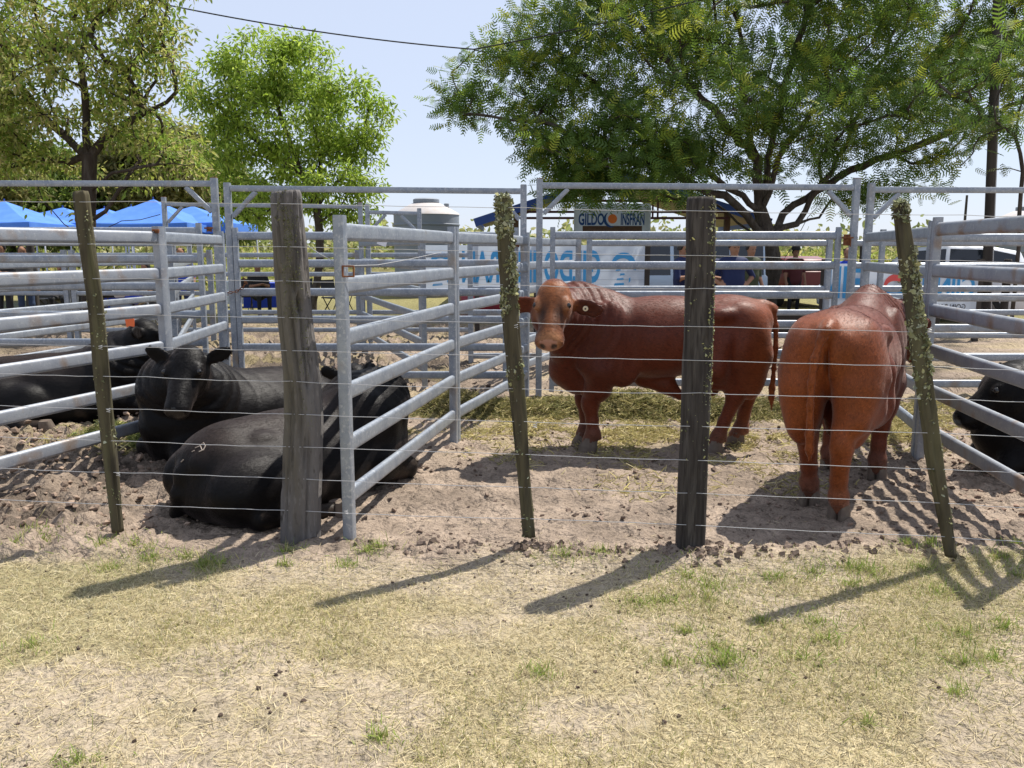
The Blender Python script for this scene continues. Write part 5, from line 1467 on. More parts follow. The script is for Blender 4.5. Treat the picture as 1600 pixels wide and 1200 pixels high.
tank('grey ribbed plastic water tank left of centre, above the rails', 667, 30, 100, 310, 336, 428)
tank('grey water tank with a tan dome at the right edge', 1606, 32, 104, 322, 346, 440)

# ---- open pavilion with a blue edged gable roof
def pavilion():
    Y = 25.0; xl, xr = P(748, 345, Y)[0], P(1198, 340, Y)[0]; ze = P(748, 347, Y)[2]; xm = (xl + xr) / 2; zr = ze + 1.35
    root = thing('open_pavilion', 'open shelter with a blue edged gable roof behind the big tree', 'pavilion', (xm, Y, 0)); h = (xr - xl) / 2; D = 6.0
    for s in (-1, 1):
        mb = MB(); e, r0 = Vector((s * h, 0, ze)), Vector((0, 0, zr)); up = Vector((0, 0, .05))
        mb.add([e, r0, r0 + Vector((0, D, 0)), e + Vector((0, D, 0)), e + up, r0 + up, r0 + up + Vector((0, D, 0)), e + up + Vector((0, D, 0))],
               [(0, 1, 2, 3), (4, 7, 6, 5), (0, 4, 5, 1), (3, 2, 6, 7), (0, 3, 7, 4)]); mb.build('soffit', M['soffit'], root)
        mb = MB(); mb.add([p + Vector((0, -.02, .07)) for p in (e, r0, r0 + Vector((0, D, 0)), e + Vector((0, D, 0)))] + [p + Vector((0, -.02, .10)) for p in (e, r0, r0 + Vector((0, D, 0)), e + Vector((0, D, 0)))],
               [(0, 1, 2, 3), (4, 7, 6, 5), (0, 4, 5, 1), (3, 2, 6, 7), (0, 3, 7, 4)]); mb.build('roof', M['roof_tin'], root)
        mb = MB(); mb.bar(e + Vector((s * .12, -.06, -.02)), r0 + Vector((0, -.06, .04)), .04, .24); mb.build('fascia', M['roof_blue'], root)
        mb = MB(); mb.bar(e + Vector((s * .06, -.06, -.02)), e + Vector((s * .06, D, -.02)), .04, .24); mb.build('fascia', M['roof_blue'], root)
        for yy in (.25, D - .3):
            mb = MB(); mb.bar((s * h * .74, yy, 0), (s * h * .74, yy, ze + (zr - ze) * .26 - .02), .16, .16); mb.build('post', M['brown_post'], root)
    for z, w in ((ze + .12, .74), (ze + .30, .74), (ze + .62, .60)):
        mb = MB(); mb.bar((-h * w, .12, z), (h * w, .12, z), .06, .07); mb.build('tie_beam', M['dark_red'], root)
    for x in (-.9, .9, 1.05, -1.05):
        mb = MB(); mb.bar((x, .12, ze + .10), (x, .12, zr - abs(x) * 1.35 / h - .05), .05, .05); mb.build('strut', M['dark_red'], root)
pavilion()

# ---- lettering
def text_mesh(txt, x0, x1, z0, z1, mirror=False, off=0.0, bold=.02):
    cu = bpy.data.curves.new('lettering', 'FONT'); cu.body = txt; cu.offset = bold; cu.resolution_u = 4
    ob = bpy.data.objects.new('lettering', cu); COL.objects.link(ob)
    dg = bpy.context.evaluated_depsgraph_get(); me = bpy.data.meshes.new_from_object(ob.evaluated_get(dg))
    bpy.data.objects.remove(ob); bpy.data.curves.remove(cu)
    n = len(me.vertices); co = np.zeros(n * 3, np.float32); me.vertices.foreach_get('co', co); co = co.reshape(-1, 3)
    lo, hi = co.min(0), co.max(0); u = (co[:, 0] - lo[0]) / (hi[0] - lo[0]); v = (co[:, 1] - lo[1]) / (hi[1] - lo[1])
    if mirror: u = 1 - u
    out = np.stack([x0 + u * (x1 - x0), np.full(n, off), z0 + v * (z1 - z0)], 1).astype(np.float32)
    me.vertices.foreach_set('co', out.ravel()); me.materials.clear(); me.update()
    return me
def flat_poly(mb, pts, y):
    mb.add([(x, y, z) for x, z in pts], [tuple(range(len(pts)))])
def arc_strip(mb, c, rx, rz, a0, a1, w0, w1, y, n=14):
    V = []
    for i in range(n + 1):
        t = i / n; a = math.radians(a0 + (a1 - a0) * t); w = w0 + (w1 - w0) * math.sin(math.pi * t)
        V += [(c[0] + rx * math.cos(a), y, c[1] + rz * math.sin(a)), (c[0] + (rx - w) * math.cos(a), y, c[1] + (rz - w) * math.sin(a))]
    mb.add(V, [(2 * i, 2 * i + 1, 2 * i + 3, 2 * i + 2) for i in range(n)])
def sheet(name, x0, x1, z0, z1, root, m, nx=40, nz=10, amp=.015, y=0):
    xs, zs = np.linspace(x0, x1, nx), np.linspace(z0, z1, nz); X_, Z_ = np.meshgrid(xs, zs)
    W = y + amp * (fbm(X_ * 1.2, Z_ * 2, 3, 61) - .5)
    V = np.stack([X_, W, Z_], -1).reshape(-1, 3); i = np.arange((nx - 1) * (nz - 1)); a = i // (nx - 1) * nx + i % (nx - 1)
    return link(name, fast_mesh(name, V, np.stack([a, a + 1, a + nx + 1, a + nx], 1), None, True), m, root)
def banner_long():
    Y = 16.0; k = Y / FPX; cx = P(833, 420, Y)[0]
    root = thing('printed_banner', 'long white banner with mirrored blue letters and two blue portraits', 'banner', (cx, Y, 0))
    bx = lambda px: P(px, 420, Y)[0] - cx; bz = lambda py: P(833, py, Y)[2]
    sheet('cloth', bx(664), bx(1007), bz(455), bz(383), root, M['banner'])
    for py in (399, 412, 424, 437):
        mb = MB(); mb.bar((bx(664), -.010, bz(py)), (bx(1007), -.010, bz(py)), .001, .004); mb.build('seam', M['tank'], root)
    for px in (657, 745, 838, 1012):
        mb = MB(); mb.bar((bx(px), .06, -.05), (bx(px), .06, bz(377)), .09, .09); mb.build('post', M['pole_wood'], root)
    link('lettering', text_mesh('GILDO', bx(850), bx(938), bz(442), bz(391), True, -.016, .03), M['print_blue'], root)
    link('lettering', text_mesh('INSFRAN', bx(722), bx(838), bz(442), bz(391), True, -.016, .03), M['print_blue'], root)
    for c0 in (974, 690):
        mb = MB(); x, z = bx(c0), bz(418); q = k * 20
        arc_strip(mb, (x, z), q, q * 1.15, -10, 165, .05, .11, -.016)
        for dx, dz, w, h in ((-.10, -.05, .10, .03), (-.02, -.13, .09, .045), (-.06, -.22, .14, .04), (-.08, -.32, .20, .06), (.12, -.24, .03, .10)):
            flat_poly(mb, [(x + dx - w / 2, z + dz - h / 2), (x + dx + w / 2, z + dz - h * .2), (x + dx + w * .45, z + dz + h / 2), (x + dx - w * .4, z + dz + h * .35)], -.017)
        mb.build('portrait_print', M['print_blue'], root)
banner_long()
def board_sign():
    Y = 24.0; cx = P(957, 340, Y)[0]; root = thing('sign_board', 'white sign board with dark blue lettering and an orange round mark under the tree', 'sign', (cx, Y, 0))
    bx = lambda px: P(px, 340, Y)[0] - cx; bz = lambda py: P(957, py, Y)[2]
    mb = MB(); mb.box((0, .03, (bz(318) + bz(364)) / 2), (bx(1017) - bx(897), .05, bz(318) - bz(364))); mb.build('board', M['banner'], root)
    mb = MB(); mb.box((0, -.004, bz(358)), (bx(1005) - bx(912), .006, bz(353) - bz(363))); mb.build('lower_strip', M['brown_post'], root)
    link('lettering', text_mesh('GILDO', bx(904), bx(944), bz(352), bz(333), False, -.012, .03), M['print_navy'], root)
    link('lettering', text_mesh('INSFRAN', bx(970), bx(1007), bz(352), bz(333), False, -.012, .03), M['print_navy'], root)
    mb = MB(); flat_poly(mb, [(bx(957) + .13 * math.cos(a), bz(342) + .13 * math.sin(a)) for a in np.linspace(0, 2 * math.pi, 21)[:-1]], -.012); mb.build('round_mark', M['print_orange'], root)
    mb = MB(); arc_strip(mb, (bx(955), bz(343)), .22, .22, 120, 290, .02, .08, -.014); mb.build('blue_crescent', M['print_navy'], root)
    for px in (900, 1014):
        mb = MB(); mb.bar((bx(px), .10, -.05), (bx(px), .10, bz(316)), .07, .07); mb.build('post', M['dark_red'], root)
board_sign()
def banner_right():
    Y = 15.0; cx = P(1408, 455, Y)[0]; root = thing('printed_banner', 'white banner with blue shapes and an orange mark at the right', 'banner', (cx, Y, 0))
    bx = lambda px: P(px, 455, Y)[0] - cx; bz = lambda py: P(1408, py, Y)[2]
    sheet('cloth', bx(1290), bx(1527), bz(498), bz(412), root, M['banner'])
    link('lettering', text_mesh('N', bx(1293), bx(1312), bz(466), bz(416), True, -.016, .03), M['print_blue'], root)
    link('lettering', text_mesh('F', bx(1316), bx(1345), bz(466), bz(416), False, -.016, .03), M['print_blue'], root)
    link('lettering', text_mesh('GIINU', bx(1440), bx(1522), bz(466), bz(430), True, -.016, .03), M['print_blue'], root)
    link('lettering', text_mesh('GOIN RAND', bx(1455), bx(1510), bz(483), bz(475), True, -.016, .01), M['print_black'], root)
    mb = MB(); arc_strip(mb, (bx(1397), bz(446)), .20, .20, 0, 180, .05, .12, -.016); mb.build('red_mark', M['print_red'], root)
    mb = MB(); arc_strip(mb, (bx(1397), bz(450)), .20, .20, 190, 350, .05, .12, -.016); mb.build('blue_mark', M['print_blue'], root)
    for px in (1288, 1410, 1532):
        mb = MB(); mb.bar((bx(px), .06, -.05), (bx(px), .06, bz(405)), .09, .09); mb.build('post', M['pole_wood'], root)
banner_right()

# ---- utility pole, cable, wooden posts
def pole():
    Y = 18.0; x = P(1549, 400, Y)[0]; root = thing('utility_pole', 'tall dark wooden utility pole at the right', 'pole', (x, Y, 0))
    mb = MB(); lean = lambda z: (-.052 * z, 0, z)
    mb.tube([lean(-.1), lean(3), lean(6), lean(9.2)], [.098, .092, .085, .078], 14); mb.build('shaft', M['pole_wood'], root, True)
    mb = MB(); mb.bar((-1.25, -.14, 8.6), (.35, -.14, 8.6), .09, .11); mb.build('crossarm', M['pole_wood'], root)
    mb = MB(); mb.tube([(.09, -.05, .0), (-.052 * 3 + .085, -.05, 3.0), (-.052 * 6 + .08, -.05, 6)], .012, 6); mb.build('earth_wire', M['wire'], root)
    for sx in (-1.15, -.7, .25):
        mb = MB(); mb.lathe((sx, -.14, 8.66), [(.03, 0), (.045, .03), (.03, .06), (.045, .09), (.02, .13)], 12); mb.build('insulator', M['white_metal'], root, True)
    a = P(-60, -72, 20.0); m_ = P(740, 77, 20.0); b = np.array([x, Y, 8.5])
    pts = []
    for t in np.linspace(0, 1, 40):
        q = a * (1 - t) + np.array([m_[0], m_[1], m_[2]]) * t; q[2] -= 1.15 * t * (1 - t); pts.append(q)
    for t in np.linspace(0, 1, 30)[1:]:
        q = m_ * (1 - t) + b * t; q[2] -= .9 * t * (1 - t); pts.append(q)
    mb = MB(); mb.tube([p - np.array(a) for p in pts], .016, 6)
    mb.build('overhead_cable', M['black_stuff'], None, True, label='thin dark overhead cable crossing the sky at upper left', cat='cable', loc=a)
    Yp = 60; xp = P(1508, 340, Yp)
    far = thing('utility_pole', 'distant thin pole on the horizon at right', 'pole', (xp[0], Yp, 0))
    mb = MB(); mb.tube([(0, 0, 0), (0, 0, P(1508, 305, Yp)[2])], [.12, .08], 8); mb.build('shaft', M['pole_wood'], far, True)
pole()
for k, (px, Y, top, w, lab) in enumerate([(1572, 17.5, 405, .16, 'short dark wooden post beside the utility pole'), (1345, 15.6, 378, .12, 'dark wooden post between the steel portals'), (1028, 18.5, 388, .22, 'dark post at the end of the long banner'), (52, 19.0, 372, .16, 'dark tree stump post among the people at left')]):
    c = P(px, 440, Y); zt = P(px, top, Y)[2]; me, V, N = post_mesh('wooden_post', [(0, 0, -.1, w / 2, w / 2), (.01, 0, zt / 2, w / 2, w / 2), (0, 0, zt, w * .46, w * .46)], 18, 30, .2, .004, 60 + k)
    link('wooden_post', me, M['pole_wood'], None, lab, 'post', None, None, (c[0], Y, 0))

# ---- vehicles
def car(label, loc, rz, paint, st, wheels, name='parked_car', L=None):
    """st: stations (x, z_low, z_belt, z_roof, half_low, half_belt, half_roof), nose to tail"""
    root = thing(name, label, 'car', loc, rz)
    def ring(s):
        x, zl, zb, zr, hl, hb, hr = s
        p = [(-hl * .9, zl), (-hl, zl + .10), (-hb, zb - .18), (-hb * .985, zb), (-hr, zr - .06), (-hr * .85, zr)]
        return [Vector((x, y, z)) for y, z in p] + [Vector((x, -y, z)) for y, z in reversed(p)]
    mb = MB(); mb.loft([ring(s) for s in st]); mb.build('body', paint, root, True)
    # side windows between stations whose roof is high
    for sgn in (-1, 1):
        for a, b in zip(st[:-1], st[1:]):
            if min(a[3] - a[2], b[3] - b[2]) > .22:
                def pt(s, t, dx):
                    x, zl, zb, zr, hl, hb, hr = s
                    z = zb + .02 + (zr - .10 - zb) * t; y = hb * .985 + (hr - hb * .985) * (z - zb) / (zr - .06 - zb)
                    return Vector((x + dx, sgn * (y + .006), z))
                g = .04 * (1 if b[0] > a[0] else -1)
                q = [pt(a, 0, g), pt(b, 0, -g), pt(b, 1, -g), pt(a, 1, g)]
                mb = MB(); mb.add(q, [(0, 1, 2, 3)] if sgn < 0 else [(3, 2, 1, 0)]); mb.build('window', M['glass_dark'], root)
    # windscreen and rear glass: first and last rising pairs
    for a, b, d in ((None, None, 0),): pass
    lo = [i for i in range(len(st) - 1) if st[i][3] - st[i][2] < .22 <= st[i + 1][3] - st[i + 1][2]]
    hi = [i for i in range(len(st) - 1) if st[i][3] - st[i][2] >= .22 > st[i + 1][3] - st[i + 1][2]]
    for i, rev in [(i, False) for i in lo] + [(i + 0, True) for i in hi]:
        a, b = st[i], st[i + 1]
        n = Vector((b[0] - a[0], 0, b[3] - a[3])).normalized(); off = Vector((-n.z, 0, n.x)) * .012
        if off.z < 0: off = -off
        f = lambda s, t, k: Vector((s[0], k * s[6] * .80, s[3])) 
        A0, A1 = Vector((a[0], 0, a[3])), Vector((b[0], 0, b[3]))
        p0, p1 = A0.lerp(A1, .10) + off, A0.lerp(A1, .90) + off
        h0, h1 = (a[6] * .9 + (b[6] - a[6]) * .1) * .84, b[6] * .84
        mb = MB(); mb.add([p0 + Vector((0, -h0, 0)), p0 + Vector((0, h0, 0)), p1 + Vector((0, h1, 0)), p1 + Vector((0, -h1, 0))], [(0, 1, 2, 3)]); mb.build('rear_window' if rev else 'windscreen', M['glass_dark'], root)
    for wx in wheels:
        for sgn in (-1, 1):
            hw = st[len(st) // 2][4]
            mb = MB(); R = .33
            prof = [(R * .62, -.10), (R * .95, -.10), (R, -.06), (R, .06), (R * .95, .10), (R * .62, .10)]
            rings = [[Vector((wx + r_ * math.cos(a), sgn * (hw - .06) + y, R + r_ * math.sin(a))) for a in np.linspace(0, 2 * math.pi, 25)[:-1]] for r_, y in prof]
            mb.loft(rings, True, False); t = mb.build('tyre', M['rubber'], root, True)
            mb = MB(); rings = [[Vector((wx + r_ * math.cos(a), sgn * (hw - .06) + y * sgn, R + r_ * math.sin(a))) for a in np.linspace(0, 2 * math.pi, 25)[:-1]] for r_, y in ((R * .63, -.08), (R * .63, .09), (R * .5, .07), (R * .12, .085))]
            mb.loft(rings); mb.build('rim', M['rim'], t, True)
    tx = st[-1][0]; s = 1 if tx > st[0][0] else -1
    for sgn in (-1, 1):
        mb = MB(); mb.box((tx - s * .02, sgn * st[-1][5] * .84, st[-1][2] - .12), (.08, .16, .26)); mb.build('tail_lamp', M['lamp_red'], root)
        mb = MB(); mb.box((st[0][0] + s * .02, sgn * st[0][5] * .72, st[0][2] - .12), (.08, .30, .14)); mb.build('headlamp', M['white_metal'], root)
        mb = MB(); mb.box((st[3][0], sgn * (st[3][5] + .09), st[3][2] + .06), (.10, .16, .12)); mb.build('mirror', M['black_stuff'], root)
    mb = MB(); mb.box((tx + s * .03, 0, st[-1][1] + .18), (.10, st[-1][4] * 1.8, .16)); mb.build('bumper', M['black_stuff'], root)
    return root
suv = [(-2.2, .35, .72, .78, .70, .72, .60), (-2.05, .30, .85, .92, .86, .86, .72), (-1.2, .28, .98, 1.03, .90, .91, .76), (-.95, .28, 1.0, 1.07, .90, .92, .76), (-.25, .28, 1.0, 1.68, .91, .93, .66), (.55, .28, 1.02, 1.74, .91, .93, .67), (1.35, .28, 1.03, 1.72, .91, .93, .66), (1.95, .30, 1.04, 1.60, .90, .92, .62), (2.2, .36, 1.02, 1.10, .84, .86, .66)]
hatch = [(-2.0, .33, .66, .72, .68, .70, .60), (-1.85, .28, .78, .85, .82, .82, .70), (-1.05, .26, .90, .96, .85, .86, .72), (-.85, .26, .92, .98, .85, .87, .72), (-.1, .26, .93, 1.42, .86, .88, .60), (.9, .26, .95, 1.45, .86, .88, .60), (1.5, .28, .97, 1.36, .85, .87, .58), (1.85, .32, .95, 1.02, .80, .82, .62)]
van = [(-2.3, .35, .80, .90, .72, .75, .65), (-2.1, .30, .95, 1.05, .88, .88, .76), (-1.7, .28, 1.05, 1.15, .90, .90, .78), (-1.6, .28, 1.06, 1.18, .90, .91, .78), (-1.0, .28, 1.08, 1.80, .91, .92, .76), (.2, .28, 1.08, 1.86, .91, .92, .78), (1.5, .28, 1.08, 1.86, .91, .92, .78), (2.25, .30, 1.08, 1.84, .91, .92, .77), (2.3, .34, 1.06, 1.16, .90, .91, .77)]
q = P(1448, 430, 19.5); car('white sports utility vehicle with dark windows behind the right banner', (q[0], 19.8, 0), math.radians(-28), M['paint_white'], suv, (-1.4, 1.35))
q = P(1010, 430, 18.6); car('pale blue van with dark windows behind the long banner end', (q[0] + .2, 18.9, 0), math.radians(4), M['paint_silver'], van, (-1.4, 1.45), 'parked_van')
q = P(1256, 430, 24.0); car('dull red hatchback beside the big tree trunk', (q[0], 25.5, 0), math.radians(-84), M['paint_red'], hatch, (-1.25, 1.2))

# ---- people
SKIN = (.30, .16, .10)
def person(label, loc, rz, shirt, trousers, pose='stand', hat=None, hair=True, arms='down', sc=1.0):
    s = SDF((-.55, -.45, -.02), (.55, .60, 1.92), .018); prims = []
    def cone(a, b, ra, rb, col, k=.03, scl=(1, 1, 1)): s.cone(a, b, ra, rb, k, False, scl); prims.append((a, b, ra, rb, col))
    dz = 0.0
    if pose == 'sit': dz = -.42
    hip = .95 + dz
    for v in (-1, 1):
        h0 = (.09 * v, 0, hip)
        kn = (.10 * v, .04, .50) if pose == 'stand' else (.13 * v, .44, .50)
        an = (.11 * v, .0, .09) if pose == 'stand' else (.13 * v, .42, .09)
        cone(h0, kn, .088, .062, trousers); cone(kn, an, .060, .042, trousers)
        cone((an[0], an[1], .05), (an[0] * 1.1, an[1] + .14, .035), .045, .038, (.03, .025, .02))
        sh = (.19 * v, -.01, 1.42 + dz)
        if arms == 'down': el, ha = (.25 * v, -.03, 1.14 + dz), (.25 * v, .10, .90 + dz)
        elif arms == 'front': el, ha = (.25 * v, .05, 1.15 + dz), (.06 * v, .28, 1.20 + dz)
        elif arms == 'hips': el, ha = (.36 * v, -.06, 1.18 + dz), (.18 * v, .05, 1.02 + dz)
        cone(sh, el, .058, .048, shirt); cone(el, ha, .040, .030, SKIN, .015)
        hd = np.array(ha) - np.array(el); hd /= np.linalg.norm(hd); ha = np.array(ha)
        cone(tuple(ha), tuple(ha + hd * .08), .034, .030, SKIN, .012)
        for q in range(4):
            o = np.array([(q - 1.5) * .017, 0, 0]); cone(tuple(ha + hd * .08 + o), tuple(ha + hd * (.15 + .01 * (q in (1, 2))) + o + [0, .012, 0]), .0105, .009, SKIN, .006)
        cone(tuple(ha + hd * .02 + [-.025 * v, .01, 0]), tuple(ha + hd * .08 + [-.05 * v, .03, 0]), .012, .010, SKIN, .006)
    cone((0, 0, hip - .02), (0, 0, hip + .18), .155, .150, shirt, .05, (.85, 1.15, 1)); cone((0, 0, hip + .18), (0, -.01, 1.36 + dz), .150, .165, shirt, .05, (.82, 1.2, 1))
    cone((-.15, -.01, 1.42 + dz), (.15, -.01, 1.42 + dz), .065, .065, shirt, .05)
    cone((0, -.01, 1.42 + dz), (0, .01, 1.56 + dz), .058, .055, SKIN, .03)
    cone((0, .015, 1.60 + dz), (0, .02, 1.68 + dz), .074, .086, SKIN, .03, (1.08, .92, 1))
    cone((0, .085, 1.625 + dz), (0, .112, 1.605 + dz), .014, .017, SKIN, .02)
    for v in (-1, 1): cone((.078 * v, .0, 1.62 + dz), (.082 * v, -.01, 1.66 + dz), .014, .018, SKIN, .01)
    s.ell((0, .095, 1.565 + dz), (.03, .012, .004), .004, None, True)
    for v in (-1, 1): s.ell((.032 * v, .10, 1.645 + dz), (.016, .012, .008), .008, None, True)
    V, F = s.surface()
    best = np.full(len(V), 9.); col = np.zeros((len(V), 3))
    for a, b, ra, rb, c in prims:
        a, b = np.array(a), np.array(b); ab = b - a; t = np.clip((V - a) @ ab / (ab @ ab + 1e-9), 0, 1); d = np.linalg.norm(V - a - t[:, None] * ab, axis=1) - (ra + (rb - ra) * t)
        m = d < best; best[m] = d[m]; col[m] = c
    root = thing('person', label, 'person', loc, rz); root.scale = (sc,) * 3
    link('body', fast_mesh('body', V, F, col, True), M['skinmat'], root)
    for v in (-1, 1):
        mb = MB(); mb.lathe((.032 * v, .098, 1.645 + dz), [(.004, -.008), (.009, 0), (.004, .008)], 8); mb.build('eye', M['eye'], root, True)
    if hair:
        mb = MB(); rings = []
        for a in np.linspace(-.35, 1.5, 8):
            rings.append([Vector((.097 * math.cos(a) * math.cos(q), (.108 * math.cos(a) * math.sin(q)) + .004 - .03 * max(0, math.sin(q)), 1.668 + dz + .108 * math.sin(a) + (.055 if math.sin(q) > .35 and a < .3 else 0))) for q in np.linspace(0, 2 * math.pi, 17)[:-1]])
        mb.loft(rings); mb.build('hair', M['hair'], root, True)
    if hat:
        mb = MB(); z = 1.715 + dz
        if hat[0] == 'cap':
            mb.lathe((0, .0, z), [(.112, 0), (.112, .04), (.095, .085), (.05, .11), (.01, .115)], 20)
            mb.add([(-.075, .085, z + .012), (.075, .085, z + .012), (.06, .19, z - .008), (-.06, .19, z - .008), (-.075, .085, z + .002), (.075, .085, z + .002), (.06, .19, z - .016), (-.06, .19, z - .016)], [(0, 1, 2, 3), (7, 6, 5, 4), (3, 2, 6, 7), (0, 3, 7, 4), (1, 5, 6, 2)])
        else:
            mb.lathe((0, 0, z), [(.20, .012), (.205, .0), (.115, .006), (.112, .06), (.10, .10), (.05, .115), (.01, .112)], 24)
        mb.build('cap' if hat[0] == 'cap' else 'hat', hat[1], root, True)
    return root
M['hat_black'] = mat('black felt', (.02, .018, .018), .9)
M['cap_blue'] = mat('pale blue cap', (.20, .36, .60), .8)
navy, dark, jean, grey, blue, tan = (.012, .02, .07), (.02, .02, .022), (.03, .05, .10), (.10, .10, .10), (.02, .06, .45), (.20, .15, .09)
pp = lambda px, Y: (P(px, 420, Y)[0], Y, 0)
person('person in a navy shirt and pale blue cap standing right of the dark post', pp(1146, 13.8), math.pi + .15, navy, jean, hat=('cap', M['cap_blue']), arms='hips', sc=1.02)
person('person in navy beside the capped person, half hidden by the dark post', pp(1106, 14.2), math.pi - .3, navy, dark, arms='front')
person('person in dark navy left of the dark post before the pale van', pp(1066, 14.6), math.pi + .9, navy, jean, arms='front')
person('person in green leaning near the big tree trunk', pp(1172, 16.0), math.pi + .4, (.05, .06, .03), grey, hat=None)
person('person in a wide black hat near the red hatchback', pp(1242, 21.0), math.pi, (.09, .02, .02), dark, hat=('hat', M['hat_black']), sc=.95)
person('person in bright blue between the right portals', pp(1324, 15.8), math.pi - .6, blue, dark, sc=.95)
person('person with black hair at the far left edge', pp(4, 17.0), math.pi, dark, dark, arms='front')
person('person in dark clothes second from the left edge', pp(37, 18.0), math.pi + .5, grey, jean, sc=.97)
person('person in a blue shirt seen through the rails left of the portal', pp(283, 17.5), math.pi + .3, blue, (.02, .03, .08), sc=.95)
person('seated person in black beside the motorcycle', pp(228, 18.5), math.pi - .4, dark, tan, pose='sit', arms='front')
person('seated person in grey at left under the canopies', pp(95, 20.0), math.pi + .2, grey, dark, pose='sit', arms='front')
person('seated person in dark clothes right of the left gate chain', pp(402, 21.0), math.pi + .6, dark, dark, pose='sit', arms='front')

# ---- motorcycle, tables, chairs, drum, crates
def motorcycle():
    q = P(185, 440, 16.8); root = thing('motorcycle', 'motorcycle with a white and blue fairing behind the left rails', 'motorcycle', (q[0], 16.8, 0), math.radians(12))
    for x in (-.62, .62):
        mb = MB(); rings = [[Vector((x + r_ * math.cos(a), y, .30 + r_ * math.sin(a))) for a in np.linspace(0, 2 * math.pi, 25)[:-1]] for r_, y in ((.22, -.045), (.30, -.04), (.31, 0), (.30, .04), (.22, .045))]
        mb.loft(rings, True, False); w = mb.build('wheel', M['rubber'], root, True)
        mb = MB()
        for a in np.linspace(0, math.pi, 7)[:-1]: mb.bar((x - .22 * math.cos(a), 0, .30 - .22 * math.sin(a)), (x + .22 * math.cos(a), 0, .30 + .22 * math.sin(a)), .01, .012)
        mb.build('spokes', M['rim'], w)
    mb = MB(); mb.tube([(-.62, .06, .30), (-.1, .08, .35), (.25, .05, .55), (.42, .0, .80)], .025, 8); mb.tube([(-.55, 0, .70), (.1, 0, .72), (.42, 0, .80)], .025, 8); mb.build('frame', M['black_stuff'], root, True)
    mb = MB(); mb.tube([(.62, .05, .30), (.48, .05, .72), (.40, .05, .98)], .022, 8); mb.tube([(.62, -.05, .30), (.48, -.05, .72), (.40, -.05, .98)], .022, 8); mb.build('fork', M['rim'], root, True)
    mb = MB(); mb.tube([(.30, -.36, 1.02), (.38, -.15, 1.02), (.40, 0, 1.0), (.38, .15, 1.02), (.30, .36, 1.02)], .015, 8); mb.build('handlebar', M['black_stuff'], root, True)
    mb = MB(); mb.tube([(-.10, 0, .76), (.05, 0, .82), (.22, 0, .84), (.34, 0, .80)], [.08, .14, .15, .08], 14); mb.build('tank', M['white_metal'], root, True)
    mb = MB(); mb.tube([(.34, 0, .88), (.44, 0, .92), (.54, 0, .88)], [.08, .16, .10], 14); mb.build('fairing', M['white_metal'], root, True)
    mb = MB(); mb.tube([(.12, 0, .70), (.30, 0, .66), (.44, 0, .72)], [.10, .12, .09], 12); mb.build('side_cover', M['cloth_blue'], root, True)
    mb = MB(); mb.tube([(-.75, 0, .84), (-.45, 0, .80), (-.15, 0, .80)], [.06, .10, .09], 12); mb.build('seat', M['black_stuff'], root, True)
    mb = MB(); mb.tube([(-.15, 0, .45), (.05, 0, .50), (.20, 0, .45)], [.12, .16, .10], 12); mb.build('engine', M['tank'], root, True)
    q2 = P(180, 418, 16.7)
motorcycle()
def table(label, px, Y, m, w=1.5):
    q = P(px, 450, Y); root = thing('covered_table', label, 'table', (q[0], Y, 0), .1)
    mb = MB(); mb.box((0, 0, .74), (w, .7, .03)); mb.build('tabletop', M['white_metal'], root)
    n = 64; ring = []
    for i in range(n):
        t = i / n * 4; s = int(t); u = t - s; c = [(-1, -1), (1, -1), (1, 1), (-1, 1)]
        a, b = c[s], c[(s + 1) % 4]; ring.append(((a[0] + (b[0] - a[0]) * u) * (w / 2 + .006), (a[1] + (b[1] - a[1]) * u) * .356))
    mb = MB(); rings = []
    for z, e in ((.762, 0), (.70, .012), (.40, .035), (.12, .05)):
        rings.append([Vector((x * (1 + e * (.5 + .5 * math.sin(i * 1.7))), y * (1 + 2 * e * (.5 + .5 * math.sin(i * 1.7))), z)) for i, (x, y) in enumerate(ring)])
    mb.loft(list(reversed(rings)), True, False); top = len(mb.v); mb.add([(x, y, .763) for x, y in ring], [tuple(range(n))]); mb.build('table_cloth', m, root, True)
    for sx in (-1, 1):
        for sy in (-1, 1):
            mb = MB(); mb.bar((sx * (w / 2 - .08), sy * .28, 0), (sx * (w / 2 - .08), sy * .28, .725), .03, .03); mb.build('leg', M['white_metal'], root)
table('table under a bright blue cloth right of the left gate', 430, 22.5, M['cloth_blue'])
table('table under a white cloth behind the bright blue one', 392, 24.0, M['banner'], 1.2)
table('table under a blue cloth near the motorcycle', 215, 20.5, M['cloth_blue'], 1.3)
table('long table under a dark cloth at far left', 115, 21.5, M['black_stuff'], 2.0)
def chair(label, px, Y, rz, m):
    q = P(px, 450, Y); root = thing('folding_chair', label, 'chair', (q[0], Y, 0), rz, 'chairs under the canopies')
    mb = MB(); mb.box((0, 0, .45), (.42, .40, .03)); mb.build('seat', m, root)
    mb = MB(); mb.box((0, .20, .74), (.42, .03, .30), M=Matrix.Rotation(-.15, 3, 'X')); mb.build('backrest', m, root)
    for sx in (-1, 1):
        mb = MB(); mb.tube([(sx * .2, -.2, 0), (sx * .2, .14, .45), (sx * .2, .22, .90)], .014, 6); mb.build('leg', M['black_stuff'], root, True)
        mb = MB(); mb.tube([(sx * .18, .24, 0), (sx * .18, -.16, .44)], .014, 6); mb.build('leg', M['black_stuff'], root, True)
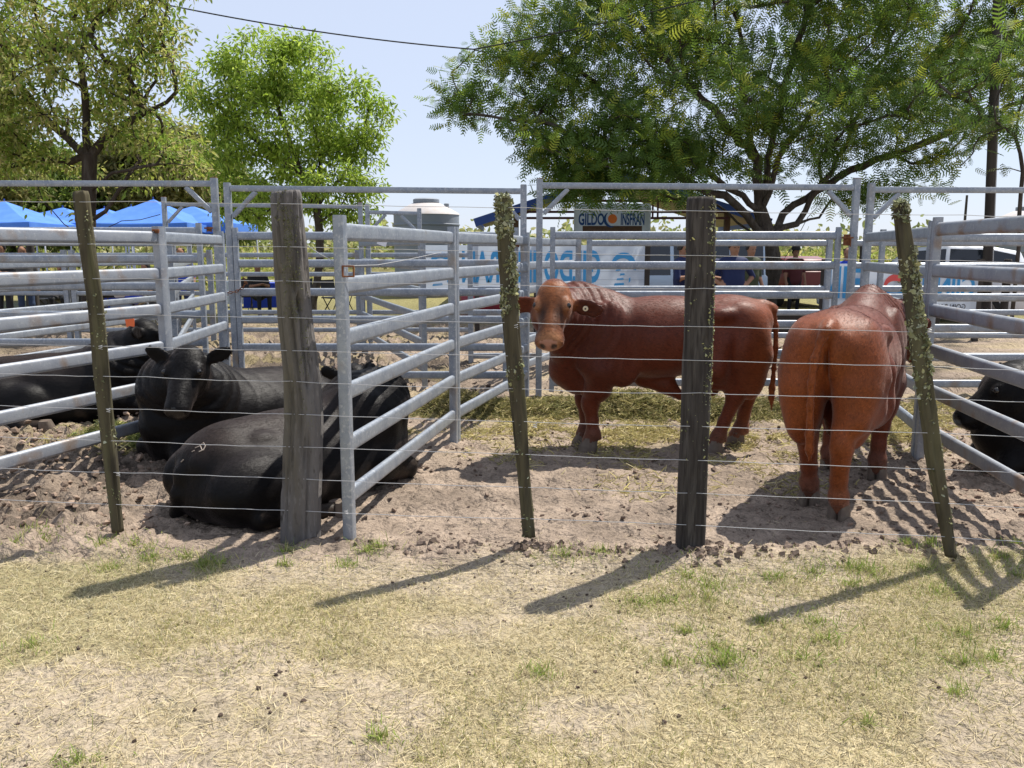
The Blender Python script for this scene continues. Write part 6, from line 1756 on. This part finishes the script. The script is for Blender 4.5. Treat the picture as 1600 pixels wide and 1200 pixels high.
for i, (px, Y, rz, lab) in enumerate([(380, 21.5, .4, 'black folding chair left of the blue covered table'), (470, 22.0, -.5, 'black folding chair just right of the blue covered table'), (520, 21.0, .9, 'black folding chair beside the bright tree trunk'), (535, 22.0, -.3, 'black folding chair right of the bright tree trunk'), (150, 19.5, .2, 'black folding chair behind the motorcycle'), (75, 20.5, -.6, 'black folding chair near the left edge')]):
    chair(lab, px, Y, rz, M['black_stuff'])
q = P(750, 480, 19.0); dr = thing('steel_drum', 'dark red steel drum lying on its side beyond the batten', 'drum', (q[0], 19.0, 0), .15)
mb = MB(); rings = [[Vector((x, r_ * math.cos(a), .34 + .06 + r_ * math.sin(a))) for a in np.linspace(0, 2 * math.pi, 29)[:-1]] for x, r_ in ((-.44, .28), (-.43, .30), (-.15, .29), (-.14, .305), (-.12, .29), (.12, .29), (.14, .305), (.15, .29), (.43, .30), (.44, .28))]
mb.loft(rings); mb.build('shell', M['drum_red'], dr, True)
for x in (-.3, .3):
    mb = MB(); mb.box((x, 0, .05), (.09, .7, .10)); mb.build('cradle', M['pole_wood'], dr)
mb = MB(); mb.lathe((.30, 0, .70), [(.03, 0), (.03, .03)], 10); mb.build('bung', M['tag_yellow'], dr)
def trough(label, px, Y, w):
    q = P(px, 475, Y); root = thing('feed_trough', label, 'trough', (q[0], Y, 0), .05); h = w / 2
    mb = MB(); mb.add([(-h, -.28, .62), (h, -.28, .62), (h, .28, .62), (-h, .28, .62), (-h * .94, -.2, .25), (h * .94, -.2, .25), (h * .94, .2, .25), (-h * .94, .2, .25), (-h * .96, -.24, .62), (h * .96, -.24, .62), (h * .96, .24, .62), (-h * .96, .24, .62), (-h * .92, -.17, .29), (h * .92, -.17, .29), (h * .92, .17, .29), (-h * .92, .17, .29)],
        [(0, 4, 5, 1), (1, 5, 6, 2), (2, 6, 7, 3), (3, 7, 4, 0), (4, 7, 6, 5), (8, 9, 13, 12), (9, 10, 14, 13), (10, 11, 15, 14), (11, 8, 12, 15), (12, 13, 14, 15), (0, 1, 9, 8), (1, 2, 10, 9), (2, 3, 11, 10), (3, 0, 8, 11)]); mb.build('basin', M['black_stuff'], root)
    for x in (-h * .8, h * .8):
        mb = MB(); mb.bar((x, -.2, 0), (x, -.2, .26), .05, .05); mb.bar((x, .2, 0), (x, .2, .26), .05, .05); mb.build('leg_pair', M['black_stuff'], root)
trough('black feed trough seen between the two red bulls', 1228, 14.0, 1.1)
trough('black feed trough behind the right steel panel', 1400, 13.4, 1.2)
